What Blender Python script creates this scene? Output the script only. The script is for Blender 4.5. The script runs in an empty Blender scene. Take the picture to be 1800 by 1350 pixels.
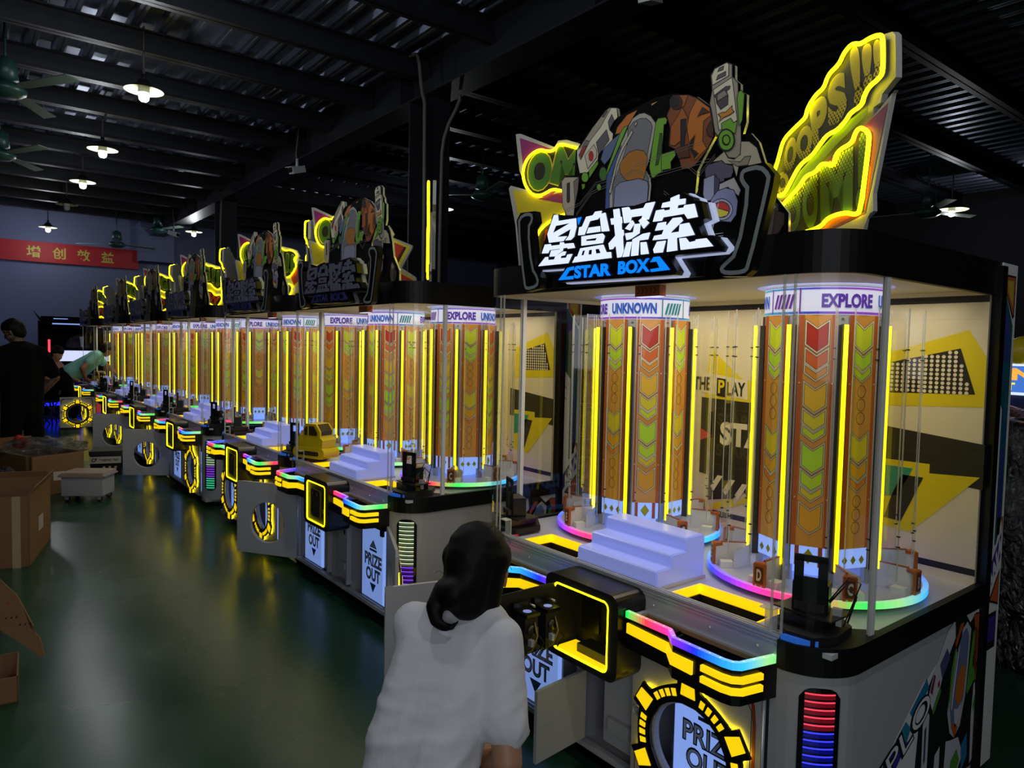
import bpy, bmesh, math, random
from math import sin, cos, pi, radians as R
from mathutils import Vector, Matrix, noise
random.seed(7)
SC = bpy.context.scene
COL = SC.collection

# ------------------------------------------------------------------ camera, world, exposure
EYE = Vector((0, 0, 1.6))
yaw, pit, rol = R(38.1), R(-2.94), R(1.23)
fw = Vector((sin(yaw)*cos(pit), cos(yaw)*cos(pit), sin(pit)))
rt = Vector((cos(yaw), -sin(yaw), 0)); up = rt.cross(fw)
rt2 = rt*cos(rol) + up*sin(rol); up2 = up*cos(rol) - rt*sin(rol)
cd = bpy.data.cameras.new('camera'); cam = bpy.data.objects.new('camera', cd); COL.objects.link(cam)
m = Matrix((rt2, up2, -fw)).transposed().to_4x4(); m.translation = EYE
cam.matrix_world = m
cd.sensor_width = 36; cd.lens = 36*1248/1800; cd.clip_start = .05
SC.camera = cam
SC.view_settings.view_transform = 'Standard'; SC.view_settings.look = 'None'
SC.view_settings.exposure = 0.0; SC.view_settings.gamma = 1.0; SC.view_settings.use_curve_mapping = False
W = bpy.data.worlds.new('world'); SC.world = W; W.use_nodes = True
W.node_tree.nodes['Background'].inputs[0].default_value = (.30, .38, .75, 1)
W.node_tree.nodes['Background'].inputs[1].default_value = 0.05
cy = SC.cycles
cy.use_denoising = True; cy.transparent_max_bounces = 80; cy.max_bounces = 6
cy.diffuse_bounces = 3; cy.glossy_bounces = 3; cy.transmission_bounces = 3
cy.caustics_reflective = False; cy.caustics_refractive = False; cy.sample_clamp_indirect = 4

# large area lights: added fill from behind the camera and on the far wall
def area(name, loc, target, sx, sy, power, rgb):
    l = bpy.data.lights.new(name, 'AREA'); l.shape = 'RECTANGLE'; l.size = sx; l.size_y = sy
    l.energy = power; l.color = rgb
    o = bpy.data.objects.new(name, l); COL.objects.link(o); o.location = loc
    o.rotation_euler = (Vector(target) - Vector(loc)).to_track_quat('-Z', 'Y').to_euler()
    return o
area('rear_fill', (-1.6, -3.0, 2.6), (1.6, 4.0, 1.3), 5.0, 2.6, 95, (.90, .94, 1.0))
area('far_wall_fill', (-1.6, 17.6, 3.4), (.6, 20.1, 2.0), 2.5, 1.2, 22, (.55, .62, 1.0))

# ------------------------------------------------------------------ materials
def lin(c):
    c = [x/255 for x in c]
    return tuple((x/12.92 if x <= .04045 else ((x+.055)/1.055)**2.4) for x in c)
MATS = {}
def mat(name, rgb=(200, 200, 200), rough=.5, metal=0, emit=0, attr=None, bump=None, spec=.5, coat=0, ergb=None):
    if name in MATS: return MATS[name]
    mt = bpy.data.materials.new(name); mt.use_nodes = True
    nt = mt.node_tree; b = nt.nodes['Principled BSDF']
    c = (*lin(rgb), 1)
    b.inputs['Base Color'].default_value = c
    b.inputs['Roughness'].default_value = rough; b.inputs['Metallic'].default_value = metal
    b.inputs['Specular IOR Level'].default_value = spec; b.inputs['Coat Weight'].default_value = coat
    if emit:
        b.inputs['Emission Color'].default_value = (*lin(ergb or rgb), 1); b.inputs['Emission Strength'].default_value = emit
    if attr:
        a = nt.nodes.new('ShaderNodeVertexColor'); a.layer_name = 'Col'
        nt.links.new(a.outputs[0], b.inputs['Base Color'])
        if emit: nt.links.new(a.outputs[0], b.inputs['Emission Color'])
    if bump:
        sc, st, stretch = bump
        tc = nt.nodes.new('ShaderNodeTexCoord'); mp = nt.nodes.new('ShaderNodeMapping'); mp.inputs['Scale'].default_value = stretch
        n = nt.nodes.new('ShaderNodeTexNoise'); n.inputs['Scale'].default_value = sc; n.inputs['Detail'].default_value = 5
        bp = nt.nodes.new('ShaderNodeBump'); bp.inputs['Strength'].default_value = st; bp.inputs['Distance'].default_value = .02
        nt.links.new(tc.outputs['Object'], mp.inputs[0]); nt.links.new(mp.outputs[0], n.inputs['Vector'])
        nt.links.new(n.outputs[0], bp.inputs['Height']); nt.links.new(bp.outputs[0], b.inputs['Normal'])
    MATS[name] = mt
    return mt
def clear(name, tint=(255, 255, 255), lo=.03, hi=.45, rough=.03, bump=None):
    if name in MATS: return MATS[name]
    mt = bpy.data.materials.new(name); mt.use_nodes = True; nt = mt.node_tree; nt.nodes.clear()
    o = nt.nodes.new('ShaderNodeOutputMaterial'); mx = nt.nodes.new('ShaderNodeMixShader')
    t = nt.nodes.new('ShaderNodeBsdfTransparent'); t.inputs[0].default_value = (*lin(tint), 1)
    g = nt.nodes.new('ShaderNodeBsdfGlossy'); g.inputs['Roughness'].default_value = rough
    lw = nt.nodes.new('ShaderNodeLayerWeight'); lw.inputs[0].default_value = .25
    mr = nt.nodes.new('ShaderNodeMapRange'); mr.inputs[3].default_value = lo; mr.inputs[4].default_value = hi
    L = nt.links.new
    L(lw.outputs['Fresnel'], mr.inputs[0]); L(mr.outputs[0], mx.inputs[0]); L(t.outputs[0], mx.inputs[1]); L(g.outputs[0], mx.inputs[2]); L(mx.outputs[0], o.inputs[0])
    if bump:
        sc, st = bump
        n = nt.nodes.new('ShaderNodeTexNoise'); n.inputs['Scale'].default_value = sc; n.inputs['Detail'].default_value = 6; n.inputs['Distortion'].default_value = 1.5
        bp = nt.nodes.new('ShaderNodeBump'); bp.inputs['Strength'].default_value = st; bp.inputs['Distance'].default_value = .05
        L(n.outputs[0], bp.inputs['Height']); L(bp.outputs[0], g.inputs['Normal'])
    MATS[name] = mt
    return mt
def edge_clear(name):
    mt = clear(name, (255, 255, 255), .10, .5, .2); nt = mt.node_tree
    o = nt.nodes['Material Output']; a = o.inputs[0].links[0].from_socket
    d = nt.nodes.new('ShaderNodeBsdfDiffuse'); d.inputs[0].default_value = (.85, .87, .78, 1); m2 = nt.nodes.new('ShaderNodeMixShader'); m2.inputs[0].default_value = .38
    nt.links.new(a, m2.inputs[1]); nt.links.new(d.outputs[0], m2.inputs[2]); nt.links.new(m2.outputs[0], o.inputs[0])
    return mt
mat('print', attr=1, rough=.55); mat('print_brightened', attr=1, rough=.35, emit=.14); mat('glow', attr=1, emit=1.0, rough=.4); mat('glow_strong', attr=1, emit=2.4, rough=.4)  # column panel print has a weak glow added to brighten it
mat('white_paint', (176, 176, 180), .45); mat('black_gloss', (9, 9, 10), .28); mat('black_matte', (13, 13, 14), .6); mat('black_satin', (10, 10, 11), .5, spec=.3); mat('gear_glow', (255, 228, 20), .4, emit=7.0)
mat('deck_grey', (198, 198, 204), .3); mat('aluminium', (196, 198, 200), .35, .45); mat('steel_dark', (70, 68, 62), .4, .7)
mat('neon_yellow', (255, 242, 14), .4, emit=5.0); mat('bar_yellow', (255, 214, 14), .35, emit=.88); mat('neon_off', (190, 180, 90), .4)
mat('tube_yellow', (255, 236, 12), .4, emit=1.7)
mat('lit_lavender', (150, 162, 236), .25, emit=.34); mat('lit_blue_white', (140, 172, 250), .3, emit=.75); mat('lit_white', (205, 214, 250), .3, emit=1.0); mat('ring_white', (206, 212, 238), .4, emit=.27)
mat('lit_sign', (216, 226, 255), .3, emit=.95); mat('sign_dim', (104, 104, 124), .5); mat('sign_blue', (10, 130, 255), .3, emit=.9); mat('sign_blue_dim', (46, 44, 112), .5)
mat('cream_print', (226, 214, 178), .4); mat('ceiling_white', (214, 208, 198), .5); mat('post_white', (232, 232, 232), .4); mat('rail_grey', (186, 188, 190), .3, .25); mat('divider_white', (232, 230, 222), .45); mat('board_black', (6, 5, 5), .8, spec=.1); mat('bracket_grey', (134, 140, 142), .5); mat('orange_print', (176, 92, 34), .4)
mat('board_edge', (168, 166, 160), .5); mat('screw', (210, 205, 190), .3, .8); mat('lcd_blue', (30, 44, 140), .2, emit=.35)
mat('rubber', (20, 20, 20), .7); mat('skin', (176, 128, 100), .5); mat('skin_tan', (150, 105, 76), .5); mat('hair', (8, 7, 7), .6, spec=.2)
clear('acrylic', lo=.02, hi=.30); edge_clear('acrylic_edge'); clear('led_cover', (232, 232, 240), lo=.03, hi=.4)
clear('film', (215, 215, 215), lo=.10, hi=.7, rough=.12, bump=(9, 1.0)); clear('dark_film', (84, 86, 88), lo=.14, hi=.8, rough=.14, bump=(13, 1.0))

# ------------------------------------------------------------------ mesh collecting helper
TXT = {}
def text_mesh(s, bold=0.0, shear=0.0, space=1.0):
    """unit-height letters as (verts, faces), x from 0"""
    k = (s, bold, shear, space)
    if k not in TXT:
        cu = bpy.data.curves.new('lettering', 'FONT'); cu.body = s; cu.size = 1; cu.offset = bold; cu.shear = shear; cu.space_character = space
        cu.resolution_u = 4
        ob = bpy.data.objects.new('lettering', cu); COL.objects.link(ob)
        dg = bpy.context.evaluated_depsgraph_get(); dg.update()
        me = bpy.data.meshes.new_from_object(ob.evaluated_get(dg))
        vs = [v.co.copy() for v in me.vertices]; fs = [tuple(p.vertices) for p in me.polygons]
        bpy.data.meshes.remove(me); bpy.data.objects.remove(ob); bpy.data.curves.remove(cu)
        if vs:
            x0 = min(v.x for v in vs); x1 = max(v.x for v in vs); y0 = min(v.y for v in vs); y1 = max(v.y for v in vs)
            vs = [((v.x-x0)/(x1-x0), (v.y-y0)/(y1-y0)) for v in vs]; asp = (x1-x0)/(y1-y0)
        else: asp = 1
        TXT[k] = (vs, fs, asp)
    return TXT[k]

def frame(o, U, V, N=None):
    o, U, V = Vector(o), Vector(U), Vector(V); N = Vector(N) if N else U.cross(V).normalized()
    return lambda u, v, w=0: o + U*u + V*v + N*w
def drum(c, r, a0, sgn=-1):
    """wrap u (metres along the arc) round a vertical cylinder"""
    c = Vector(c)
    def f(u, v, w=0):
        a = a0 + sgn*u/r
        return c + Vector((cos(a)*(r+w), sin(a)*(r+w), v))
    return f

class MB:
    def __init__(s): s.v = []; s.f = []; s.m = []; s.c = []; s.sm = []
    def face(s, idx, mt, col=(1, 1, 1), smooth=False): s.f.append(tuple(idx)); s.m.append(mt); s.c.append(col); s.sm.append(smooth)
    def pts(s, ps):
        n = len(s.v); s.v.extend(Vector(p) for p in ps); return list(range(n, n+len(ps)))
    def poly(s, ps, mt, col=(1, 1, 1)): s.face(s.pts(ps), mt, col)
    def box(s, a, b, mt, col=(1, 1, 1), fr=None):
        x0, x1 = sorted((a[0], b[0])); y0, y1 = sorted((a[1], b[1])); z0, z1 = sorted((a[2], b[2]))
        q = [(x0, y0, z0), (x1, y0, z0), (x1, y1, z0), (x0, y1, z0), (x0, y0, z1), (x1, y0, z1), (x1, y1, z1), (x0, y1, z1)]
        if fr: q = [fr(*p) for p in q]
        i = s.pts(q)
        for f in ((0, 3, 2, 1), (4, 5, 6, 7), (0, 1, 5, 4), (1, 2, 6, 5), (2, 3, 7, 6), (3, 0, 4, 7)): s.face([i[k] for k in f], mt, col)
    def rbox(s, a, b, mt, r=.01, axis=2, n=4, col=(1, 1, 1)):
        """box whose four edges along `axis` are rounded"""
        o = [k for k in range(3) if k != axis]; lo = [min(a[k], b[k]) for k in range(3)]; hi = [max(a[k], b[k]) for k in range(3)]
        p = rrect(lo[o[0]], lo[o[1]], hi[o[0]], hi[o[1]], r, n)
        def fr(u, v, w=0):
            q = [0, 0, 0]; q[o[0]] = u; q[o[1]] = v; q[axis] = w; return Vector(q)
        s.prism(p, fr, lo[axis], hi[axis], mt, col=col)
    def prism(s, p, fr, w0, w1, mt, side=None, col=(1, 1, 1), scol=None, cap=True, back=True):
        n = len(p); a = s.pts([fr(u, v, w0) for u, v in p]); b = s.pts([fr(u, v, w1) for u, v in p])
        if back: s.face(a[::-1], mt if cap else side or mt, col)
        if cap: s.face(b, mt, col)
        for k in range(n): s.face((a[k], a[(k+1) % n], b[(k+1) % n], b[k]), side or mt, scol or col)
    def flat(s, p, fr, w, mt, col=(1, 1, 1)): s.poly([fr(u, v, w) for u, v in p], mt, col)
    def stroke(s, p, fr, w, wid, mt, col=(1, 1, 1), closed=False):
        n = len(p); L = []; Rr = []
        for k in range(n):
            a = Vector(p[(k-1) % n] if (closed or k > 0) else p[k]); c = Vector(p[(k+1) % n] if (closed or k < n-1) else p[k]); b = Vector(p[k])
            d0 = (b-a).normalized() if (b-a).length > 1e-9 else (c-b).normalized(); d1 = (c-b).normalized() if (c-b).length > 1e-9 else d0
            t = (d0+d1); t = t.normalized() if t.length > 1e-6 else d0
            nn = Vector((-t.y, t.x)); k2 = max(.5, nn.dot(Vector((-d1.y, d1.x))))
            L.append(b+nn*wid/2/k2); Rr.append(b-nn*wid/2/k2)
        a = s.pts([fr(q.x, q.y, w) for q in L]); b = s.pts([fr(q.x, q.y, w) for q in Rr])
        for k in range(n if closed else n-1): s.face((a[k], a[(k+1) % n], b[(k+1) % n], b[k]), mt, col)
    def tube(s, p, r, mt, n=8, closed=False, col=(1, 1, 1), rad=None, cols=None):
        p = [Vector(q) for q in p]; m_ = len(p); rings = []; prev = None
        for k in range(m_):
            a = p[(k-1) % m_] if (closed or k > 0) else p[k]; c = p[(k+1) % m_] if (closed or k < m_-1) else p[k]
            t = (c-a).normalized()
            if prev is None: prev = t.orthogonal().normalized()
            prev = (prev - t*prev.dot(t)); prev = prev.normalized() if prev.length > 1e-6 else t.orthogonal().normalized()
            bn = t.cross(prev); rr = rad[k] if rad else r
            rings.append(s.pts([p[k] + (prev*cos(2*pi*j/n) + bn*sin(2*pi*j/n))*rr for j in range(n)]))
        for k in range(m_ if closed else m_-1):
            A, B = rings[k], rings[(k+1) % m_]; cc = cols[k] if cols else col
            for j in range(n): s.face((A[j], A[(j+1) % n], B[(j+1) % n], B[j]), mt, cc, True)
        if not closed: s.face(rings[0][::-1], mt, cols[0] if cols else col); s.face(rings[-1], mt, cols[-1] if cols else col)
    def lathe(s, prof, mt, c=(0, 0, 0), n=24, a0=0, a1=2*pi, col=(1, 1, 1), smooth=True, axis=2):
        full = abs(a1-a0-2*pi) < 1e-6; rows = []
        for r, z in prof:
            row = []
            for k in range(n + (0 if full else 1)):
                a = a0 + (a1-a0)*k/n; x, y, zz = r*cos(a), r*sin(a), z
                q = (x, y, zz) if axis == 2 else ((zz, x, y) if axis == 0 else (x, zz, y))
                row.append((q[0]+c[0], q[1]+c[1], q[2]+c[2]))
            rows.append(s.pts(row))
        for A, B in zip(rows, rows[1:]):
            q = len(A)
            for k in range(q if full else q-1): s.face((A[k], A[(k+1) % q], B[(k+1) % q], B[k]), mt, col, smooth)
    def disc(s, c, r, z, mt, n=24, col=(1, 1, 1)): s.poly([(c[0]+r*cos(2*pi*k/n), c[1]+r*sin(2*pi*k/n), z) for k in range(n)], mt, col)
    def text(s, t, fr, w, mt, u0, v0, h, width=None, col=(1, 1, 1), bold=.02, shear=0, space=1.0, quad=None):
        vs, fs, asp = text_mesh(t, bold, shear, space)
        if not vs: return
        wd = width or asp*h
        if quad:
            q = [Vector(p) for p in quad]
            def mp(x, y): return (q[0]*(1-x)+q[1]*x)*(1-y) + (q[3]*(1-x)+q[2]*x)*y
            P = [mp(x, y) for x, y in vs]
        else: P = [Vector((u0+x*wd, v0+y*h)) for x, y in vs]
        i = s.pts([fr(p.x, p.y, w) for p in P])
        for f in fs: s.face([i[k] for k in f], mt, col)
    def build(s, name, parent=None, loc=None, rz=0, smooth=False):
        return place(name, s.mesh(name, smooth), parent, loc, rz)
    def mesh(s, name, smooth=False):
        me = bpy.data.meshes.new(name); me.from_pydata(s.v, [], s.f)
        names = list(dict.fromkeys(s.m))
        for nm in names: me.materials.append(MATS[nm])
        ix = {nm: k for k, nm in enumerate(names)}
        me.polygons.foreach_set('material_index', [ix[q] for q in s.m])
        me.polygons.foreach_set('use_smooth', [bool(smooth or q) for q in s.sm])
        if any(MATS[nm].node_tree.nodes.get('Color Attribute') or nm in ('print', 'print_brightened', 'glow', 'glow_strong') for nm in names):
            ca = me.color_attributes.new('Col', 'FLOAT_COLOR', 'CORNER'); buf = []
            for f, c in zip(s.f, s.c): buf.extend([c[0], c[1], c[2], 1.0]*len(f))
            ca.data.foreach_set('color', buf)
        me.update(); return me
def place(name, me, parent=None, loc=None, rz=0):
    o = bpy.data.objects.new(name, me); COL.objects.link(o)
    if parent: o.parent = parent
    if loc: o.location = loc
    o.rotation_euler.z = rz
    return o
def rrect(x0, y0, x1, y1, r, n=4):
    p = []
    for cx, cy_, a in ((x1-r, y1-r, 0), (x0+r, y1-r, 90), (x0+r, y0+r, 180), (x1-r, y0+r, 270)):
        for k in range(n+1):
            t = R(a+90*k/n); p.append((cx+r*cos(t), cy_+r*sin(t)))
    return p
def arc(cx, cy_, r, a, b, n=8): return [(cx+r*cos(R(a+(b-a)*k/n)), cy_+r*sin(R(a+(b-a)*k/n))) for k in range(n+1)]
def smoothpath(p, closed=False, it=2):
    for _ in range(it):
        q = []
        n = len(p)
        for k in range(n if closed else n-1):
            a, b = Vector(p[k]), Vector(p[(k+1) % n]); q += [tuple(a*.75+b*.25), tuple(a*.25+b*.75)]
        if not closed: q = [p[0]]+q+[p[-1]]
        p = q
    return p
def hue(h, v=1.0, s=1.0):
    import colorsys
    c = colorsys.hsv_to_rgb(h % 1, s, 1); return tuple(x*v for x in c)
RB = [(.02, .85, .12), (.9, .05, .08), (.9, .04, .35), (.25, .03, 1), (.01, .03, 1), (.02, .3, 1), (.05, .55, 1), (.35, .8, .3)]
def rb(t):
    t = (t % 1)*len(RB); k = int(t); f = t-k; a, b = RB[k % len(RB)], RB[(k+1) % len(RB)]
    return tuple(x*(1-f)+y*f for x, y in zip(a, b))
def empty(name, loc, rz=0, label=None, cat=None, group=None):
    o = bpy.data.objects.new(name, None); COL.objects.link(o); o.location = loc; o.rotation_euler.z = rz; o.empty_display_size = .1
    if label: tag(o, label, cat, group)
    return o
def tag(o, label, cat, group=None):
    o['label'] = label; o['category'] = cat
    if group: o['group'] = group
    return o
def struct(o): o['kind'] = 'structure'; return o
# ------------------------------------------------------------------ the hall
GY0, GY1, GX0, GX1, DECK = -3.4, 20.1, -5.5, 15.0, 4.69
fl = mat('floor_epoxy', (40, 66, 52), .3, spec=.22)
nt = fl.node_tree; b_ = nt.nodes['Principled BSDF']
tc = nt.nodes.new('ShaderNodeTexCoord'); n1 = nt.nodes.new('ShaderNodeTexNoise'); n1.inputs['Scale'].default_value = 1.1; n1.inputs['Detail'].default_value = 8
r1 = nt.nodes.new('ShaderNodeMapRange'); r1.inputs[1].default_value = .3; r1.inputs[2].default_value = .75; r1.inputs[3].default_value = .19; r1.inputs[4].default_value = .33
n2 = nt.nodes.new('ShaderNodeTexNoise'); n2.inputs['Scale'].default_value = 5; n2.inputs['Detail'].default_value = 6
bp = nt.nodes.new('ShaderNodeBump'); bp.inputs['Strength'].default_value = .06; bp.inputs['Distance'].default_value = .02
n3 = nt.nodes.new('ShaderNodeTexNoise'); n3.inputs['Scale'].default_value = .55; n3.inputs['Detail'].default_value = 4
cr = nt.nodes.new('ShaderNodeValToRGB'); cr.color_ramp.elements[0].position = .3; cr.color_ramp.elements[0].color = (*lin((24, 56, 40)), 1); cr.color_ramp.elements[1].position = .75; cr.color_ramp.elements[1].color = (*lin((44, 76, 56)), 1)
for a_, b2 in ((tc.outputs['Object'], n1.inputs['Vector']), (tc.outputs['Object'], n2.inputs['Vector']), (tc.outputs['Object'], n3.inputs['Vector']), (n1.outputs[0], r1.inputs[0]), (r1.outputs[0], b_.inputs['Roughness']), (n2.outputs[0], bp.inputs['Height']), (bp.outputs[0], b_.inputs['Normal']), (n3.outputs[0], cr.inputs[0]), (cr.outputs[0], b_.inputs['Base Color'])):
    nt.links.new(a_, b2)
M = MB(); M.box((GX0, GY0, -.1), (GX1, GY1, 0), 'floor_epoxy'); struct(M.build('floor'))
mat('wall_blue', (104, 110, 142), .8); mat('wall_dark', (26, 27, 32), .8)
M = MB(); M.box((GX0, GY1, 0), (GX1, GY1+.15, DECK), 'wall_blue'); struct(M.build('wall_far'))
M = MB(); M.box((GX1, GY0, 0), (GX1+.15, GY1, DECK), 'wall_dark'); struct(M.build('wall_right'))
M = MB(); M.box((GX0-.15, GY0, 0), (GX0, GY1, DECK), 'wall_dark'); struct(M.build('wall_left'))
M = MB(); M.box((GX0, GY0-.15, 0), (GX1, GY0, DECK), 'wall_dark'); struct(M.build('wall_near'))
# corrugated galvanised deck, ribs along Y
mat('galvanised', (112, 118, 140), .36, .8, bump=(3, .25, (1, .08, 1)))
M = MB(); prof = []; x = GX0; k = 0
while x < GX1:
    prof += [(x, DECK), (x+.10, DECK), (x+.125, DECK-.045), (x+.155, DECK-.045), (x+.165, DECK-.038), (x+.175, DECK-.045), (x+.205, DECK-.045), (x+.23, DECK)]; x += .25
a_ = M.pts([(p[0], GY0, p[1]) for p in prof]); b2 = M.pts([(p[0], GY1, p[1]) for p in prof])
for k in range(len(prof)-1): M.face((a_[k], a_[k+1], b2[k+1], b2[k]), 'galvanised')
M.box((GX0, GY0, DECK+.02), (GX1, GY1, DECK+.1), 'wall_dark')
struct(M.build('ceiling'))
mat('beam_paint', (26, 28, 35), .45, .2)
def ibeam(M, x0, x1, y, z0, z1, fl=.13, t=.014):
    M.box((x0, y-fl/2, z0), (x1, y+fl/2, z0+t), 'beam_paint'); M.box((x0, y-fl/2, z1-t), (x1, y+fl/2, z1), 'beam_paint'); M.box((x0, y-t/2, z0), (x1, y+t/2, z1), 'beam_paint')
GX = 4.0
y = 3.05-1.22*3
while y < 20:
    for x0, x1 in ((GX0, GX-.02), (GX+.02, GX1)):
        M = MB(); ibeam(M, x0, x1, y, 4.42, 4.64); struct(M.build('ceiling_beam'))
    y += 1.22
M = MB()   # main girder along the row
for dz in (0, .45): M.box((GX-.16, GY0, 4.18+dz), (GX+.16, GY1, 4.2+dz), 'beam_paint')
M.box((GX-.012, GY0, 4.2), (GX+.012, GY1, 4.64), 'beam_paint')
for q in range(-2, 20, 3): M.box((GX-.15, q-.006, 4.2), (GX+.15, q+.006, 4.63), 'beam_paint')
struct(M.build('ceiling_beam'))
for cyy in (-.6, 6.62, 13.85):
    M = MB()
    for dy in (-.17, .15): M.box((GX-.15, cyy+dy, 0), (GX+.15, cyy+dy+.02, 4.18), 'beam_paint')
    M.box((GX-.01, cyy-.16, 0), (GX+.01, cyy+.16, 4.18), 'beam_paint'); M.box((GX-.2, cyy-.22, 0), (GX+.2, cyy+.22, .02), 'beam_paint')
    struct(M.build('steel_column'))
mat('conduit', (86, 84, 80), .5)
def pipe(pts, r, label, it=1):
    M = MB(); M.tube(smoothpath(pts, it=it), r, 'conduit', 8); return tag(M.build('conduit_pipe'), label, 'pipe', None)
pipe([(3.80, 6.95, 4.63), (3.80, 6.62, 4.63), (3.80, 6.52, 4.58), (3.80, 6.45, 4.2), (3.82, 6.40, 4.05), (3.82, 6.40, .02)], .018, 'grey conduit bent down from the ceiling along the near steel column')
pipe([(4.1, 6.2, 4.17), (4.1, 6.2, 4.1), (3.98, 6.28, 3.8), (3.95, 6.30, 3.5), (3.95, 6.30, .02)], .018, 'thin grey conduit on the side face of the near steel column')
pipe([(3.84, 13.55, 4.17), (3.80, 13.5, 3.6), (3.80, 13.5, .02)], .018, 'grey conduit down the farther steel column')
for (xx, y0) in ((2.95, 10.49), (3.05, 8.05), (3.1, 11.71)):
    M = MB()
    for d in (0, .07): M.tube([(xx+d, y0, 4.625), (xx+d, y0+.9, 4.625)], .014, 'conduit', 6)
    tag(M.build('conduit_pipe'), 'pair of pale conduits under the ceiling deck ' + {10.49: 'above the farther security camera', 8.05: 'before the nearest security camera', 11.71: 'deeper in past the hanging lamps'}[y0], 'pipe')
# hanging lamps
mat('lamp_shade_top', (30, 32, 34), .5); mat('lamp_shade_under', (170, 170, 140), .6); mat('bulb', (235, 244, 255), .4, emit=8); mat('bulb_off', (150, 150, 160), .4); mat('socket', (190, 186, 160), .5)
def lamp(x, y, z, label, on=True, d=.18):
    t = empty('pendant_lamp', (x, y, z), 0, label, 'lamp', 'hanging factory lamps')
    M = MB(); M.tube([(0, 0, .1), (0, 0, DECK-.02-z)], .011, 'conduit', 8); M.tube([(0, 0, .07), (0, 0, .16)], .022, 'lamp_shade_top', 8); M.build('rod', t)
    M = MB(); M.lathe([(.03, .11), (.05, .10), (.07, .06), (d, .005), (d, 0)], 'lamp_shade_top'); M.lathe([(d, 0), (.07, .05), (.03, .09)], 'lamp_shade_under'); M.build('lamp_shade', t)
    M = MB(); M.lathe([(.0, .07), (.048, .07), (.05, .02), (.055, -.02)], 'socket'); M.build('socket', t)
    M = MB(); M.lathe([(.045, -.02), (.05, -.055), (.044, -.085), (.03, -.1), (0, -.105)], 'bulb' if on else 'bulb_off', n=16); M.build('bulb', t)
    if on:
        l = bpy.data.lights.new('bulb_light', 'POINT'); l.energy = 17; l.color = (.93, .97, 1); l.shadow_soft_size = .05; l.specular_factor = .12
        o = bpy.data.objects.new('bulb_light', l); COL.objects.link(o); o.parent = t; o.location = (0, 0, -.30)
lamp(1.50, 7.9, 4.05, 'nearest and largest hanging lamp of the row over the aisle, lit')
lamp(1.54, 10.68, 4.05, 'second lit hanging lamp of the row over the aisle')
lamp(1.61, 13.08, 4.05, 'third lit hanging lamp of the row over the aisle')
lamp(1.65, 15.51, 4.05, 'unlit hanging lamp of the row over the aisle', False)
lamp(1.66, 19.0, 4.05, 'farthest hanging lamp over the aisle, lit before the blue wall')
lamp(4.27, 17.2, 4.05, 'lit hanging lamp below the main girder beside a small white camera')
lamp(6.93, 10.94, 4.05, 'lit hanging lamp in the dark just beside the near steel column')
lamp(12.6, 4.75, 3.95, 'lone lit hanging lamp in the dark behind the nearest machine', True, .24)
for yy in (5.15, 2.4, -.3):      # the same row of lamps goes on overhead, above the picture
    l = bpy.data.lights.new('bulb_light', 'POINT'); l.energy = 40; l.color = (.93, .97, 1); l.shadow_soft_size = .06; l.specular_factor = .12
    o = bpy.data.objects.new('bulb_light', l); COL.objects.link(o); o.location = (1.0, yy, 3.9)
# ceiling fans
mat('fan_green', (30, 66, 60), .4); mat('fan_blade', (96, 112, 102), .5)
def fan(x, y, z, rz, label, s=1.0):
    t = empty('ceiling_fan', (x, y, z), R(rz), label, 'fan', 'ceiling fans')
    M = MB(); M.tube([(0, 0, .1), (0, 0, DECK-.02-z)], .012, 'fan_green', 8); M.lathe([(.02, .34), (.09, .3), (.11, .12), (.03, .1)], 'fan_green'); M.build('rod', t)
    M = MB(); M.lathe([(0, -.05), (.1, -.05), (.17, -.01), (.18, .03), (.12, .08), (0, .1)], 'fan_green'); M.build('hub', t)
    for k in range(3):
        a = R(120*k); M = MB()
        c, s_ = cos(a), sin(a)
        fr = lambda u, v, w=0: Vector((c*u-s_*v, s_*u+c*v, .03+w-v*.15))
        M.prism([(.17, -.02), (.24, -.05), (.9, -.075), (.92, .06), (.24, .05), (.17, .02)], fr, 0, .008, 'fan_blade'); M.build('fan_blade', t)
fan(.42, 8.62, 3.98, -58, 'green ceiling fan nearest the viewer over the aisle')
fan(.5, 11.7, 3.98, -62, 'second green ceiling fan, behind the nearest one over the aisle')
fan(2.95, 18.6, 3.75, 20, 'small dark green ceiling fan before the red banner')
fan(3.7, 18.0, 4.1, 50, 'dark ceiling fan close beside the far end of the girder')
fan(6.4, 9.0, 3.9, 15, 'dark green ceiling fan hanging behind the nearest machine sign', 1)
fan(11.6, 4.7, 3.75, 100, 'teal ceiling fan beside the lone lamp in the dark')
# security cameras
mat('cctv_white', (196, 198, 204), .4)
def cctv(x, y, z, rz, label, drop=.9, back=0):
    drop = DECK-.21-z
    t = empty('security_camera', (x, y, z), R(rz), label, 'camera', 'ceiling security cameras')
    M = MB(); M.tube([(0, 0, .12), (.02, 0, .2), (-.05, 0, .2+drop)], .01, 'conduit', 8); M.tube([(0, 0, .0), (0, 0, .14)], .018, 'cctv_white', 8); M.build('bracket', t)
    M = MB(); fr = frame((-.02, 0, 0), (cos(R(-18)), 0, sin(R(-18))), (0, 1, 0)); M.box((-.1, -.045, -.05), (.14, .045, .04), 'cctv_white', fr=fr); M.box((.1, -.055, .04), (.18, .055, .05), 'cctv_white', fr=fr); M.build('housing', t)
    M = MB(); M.prism(rrect(-.035, -.035, .035, .035, .03), frame((.13, 0, -.045), (0, 1, 0), (0, 0, 1)), -.005, .004, 'black_gloss'); M.build('lens', t)
cctv(3.75, 9.7, 4.0, 205, 'white security camera hanging below the girder before the near column', .63)
cctv(3.8, 17.0, 3.95, 300, 'small white security camera before the blue far wall', .66)
cctv(3.8, 3.40, 4.05, 200, 'dark security camera under the girder at the top edge of the picture', .58)
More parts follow.
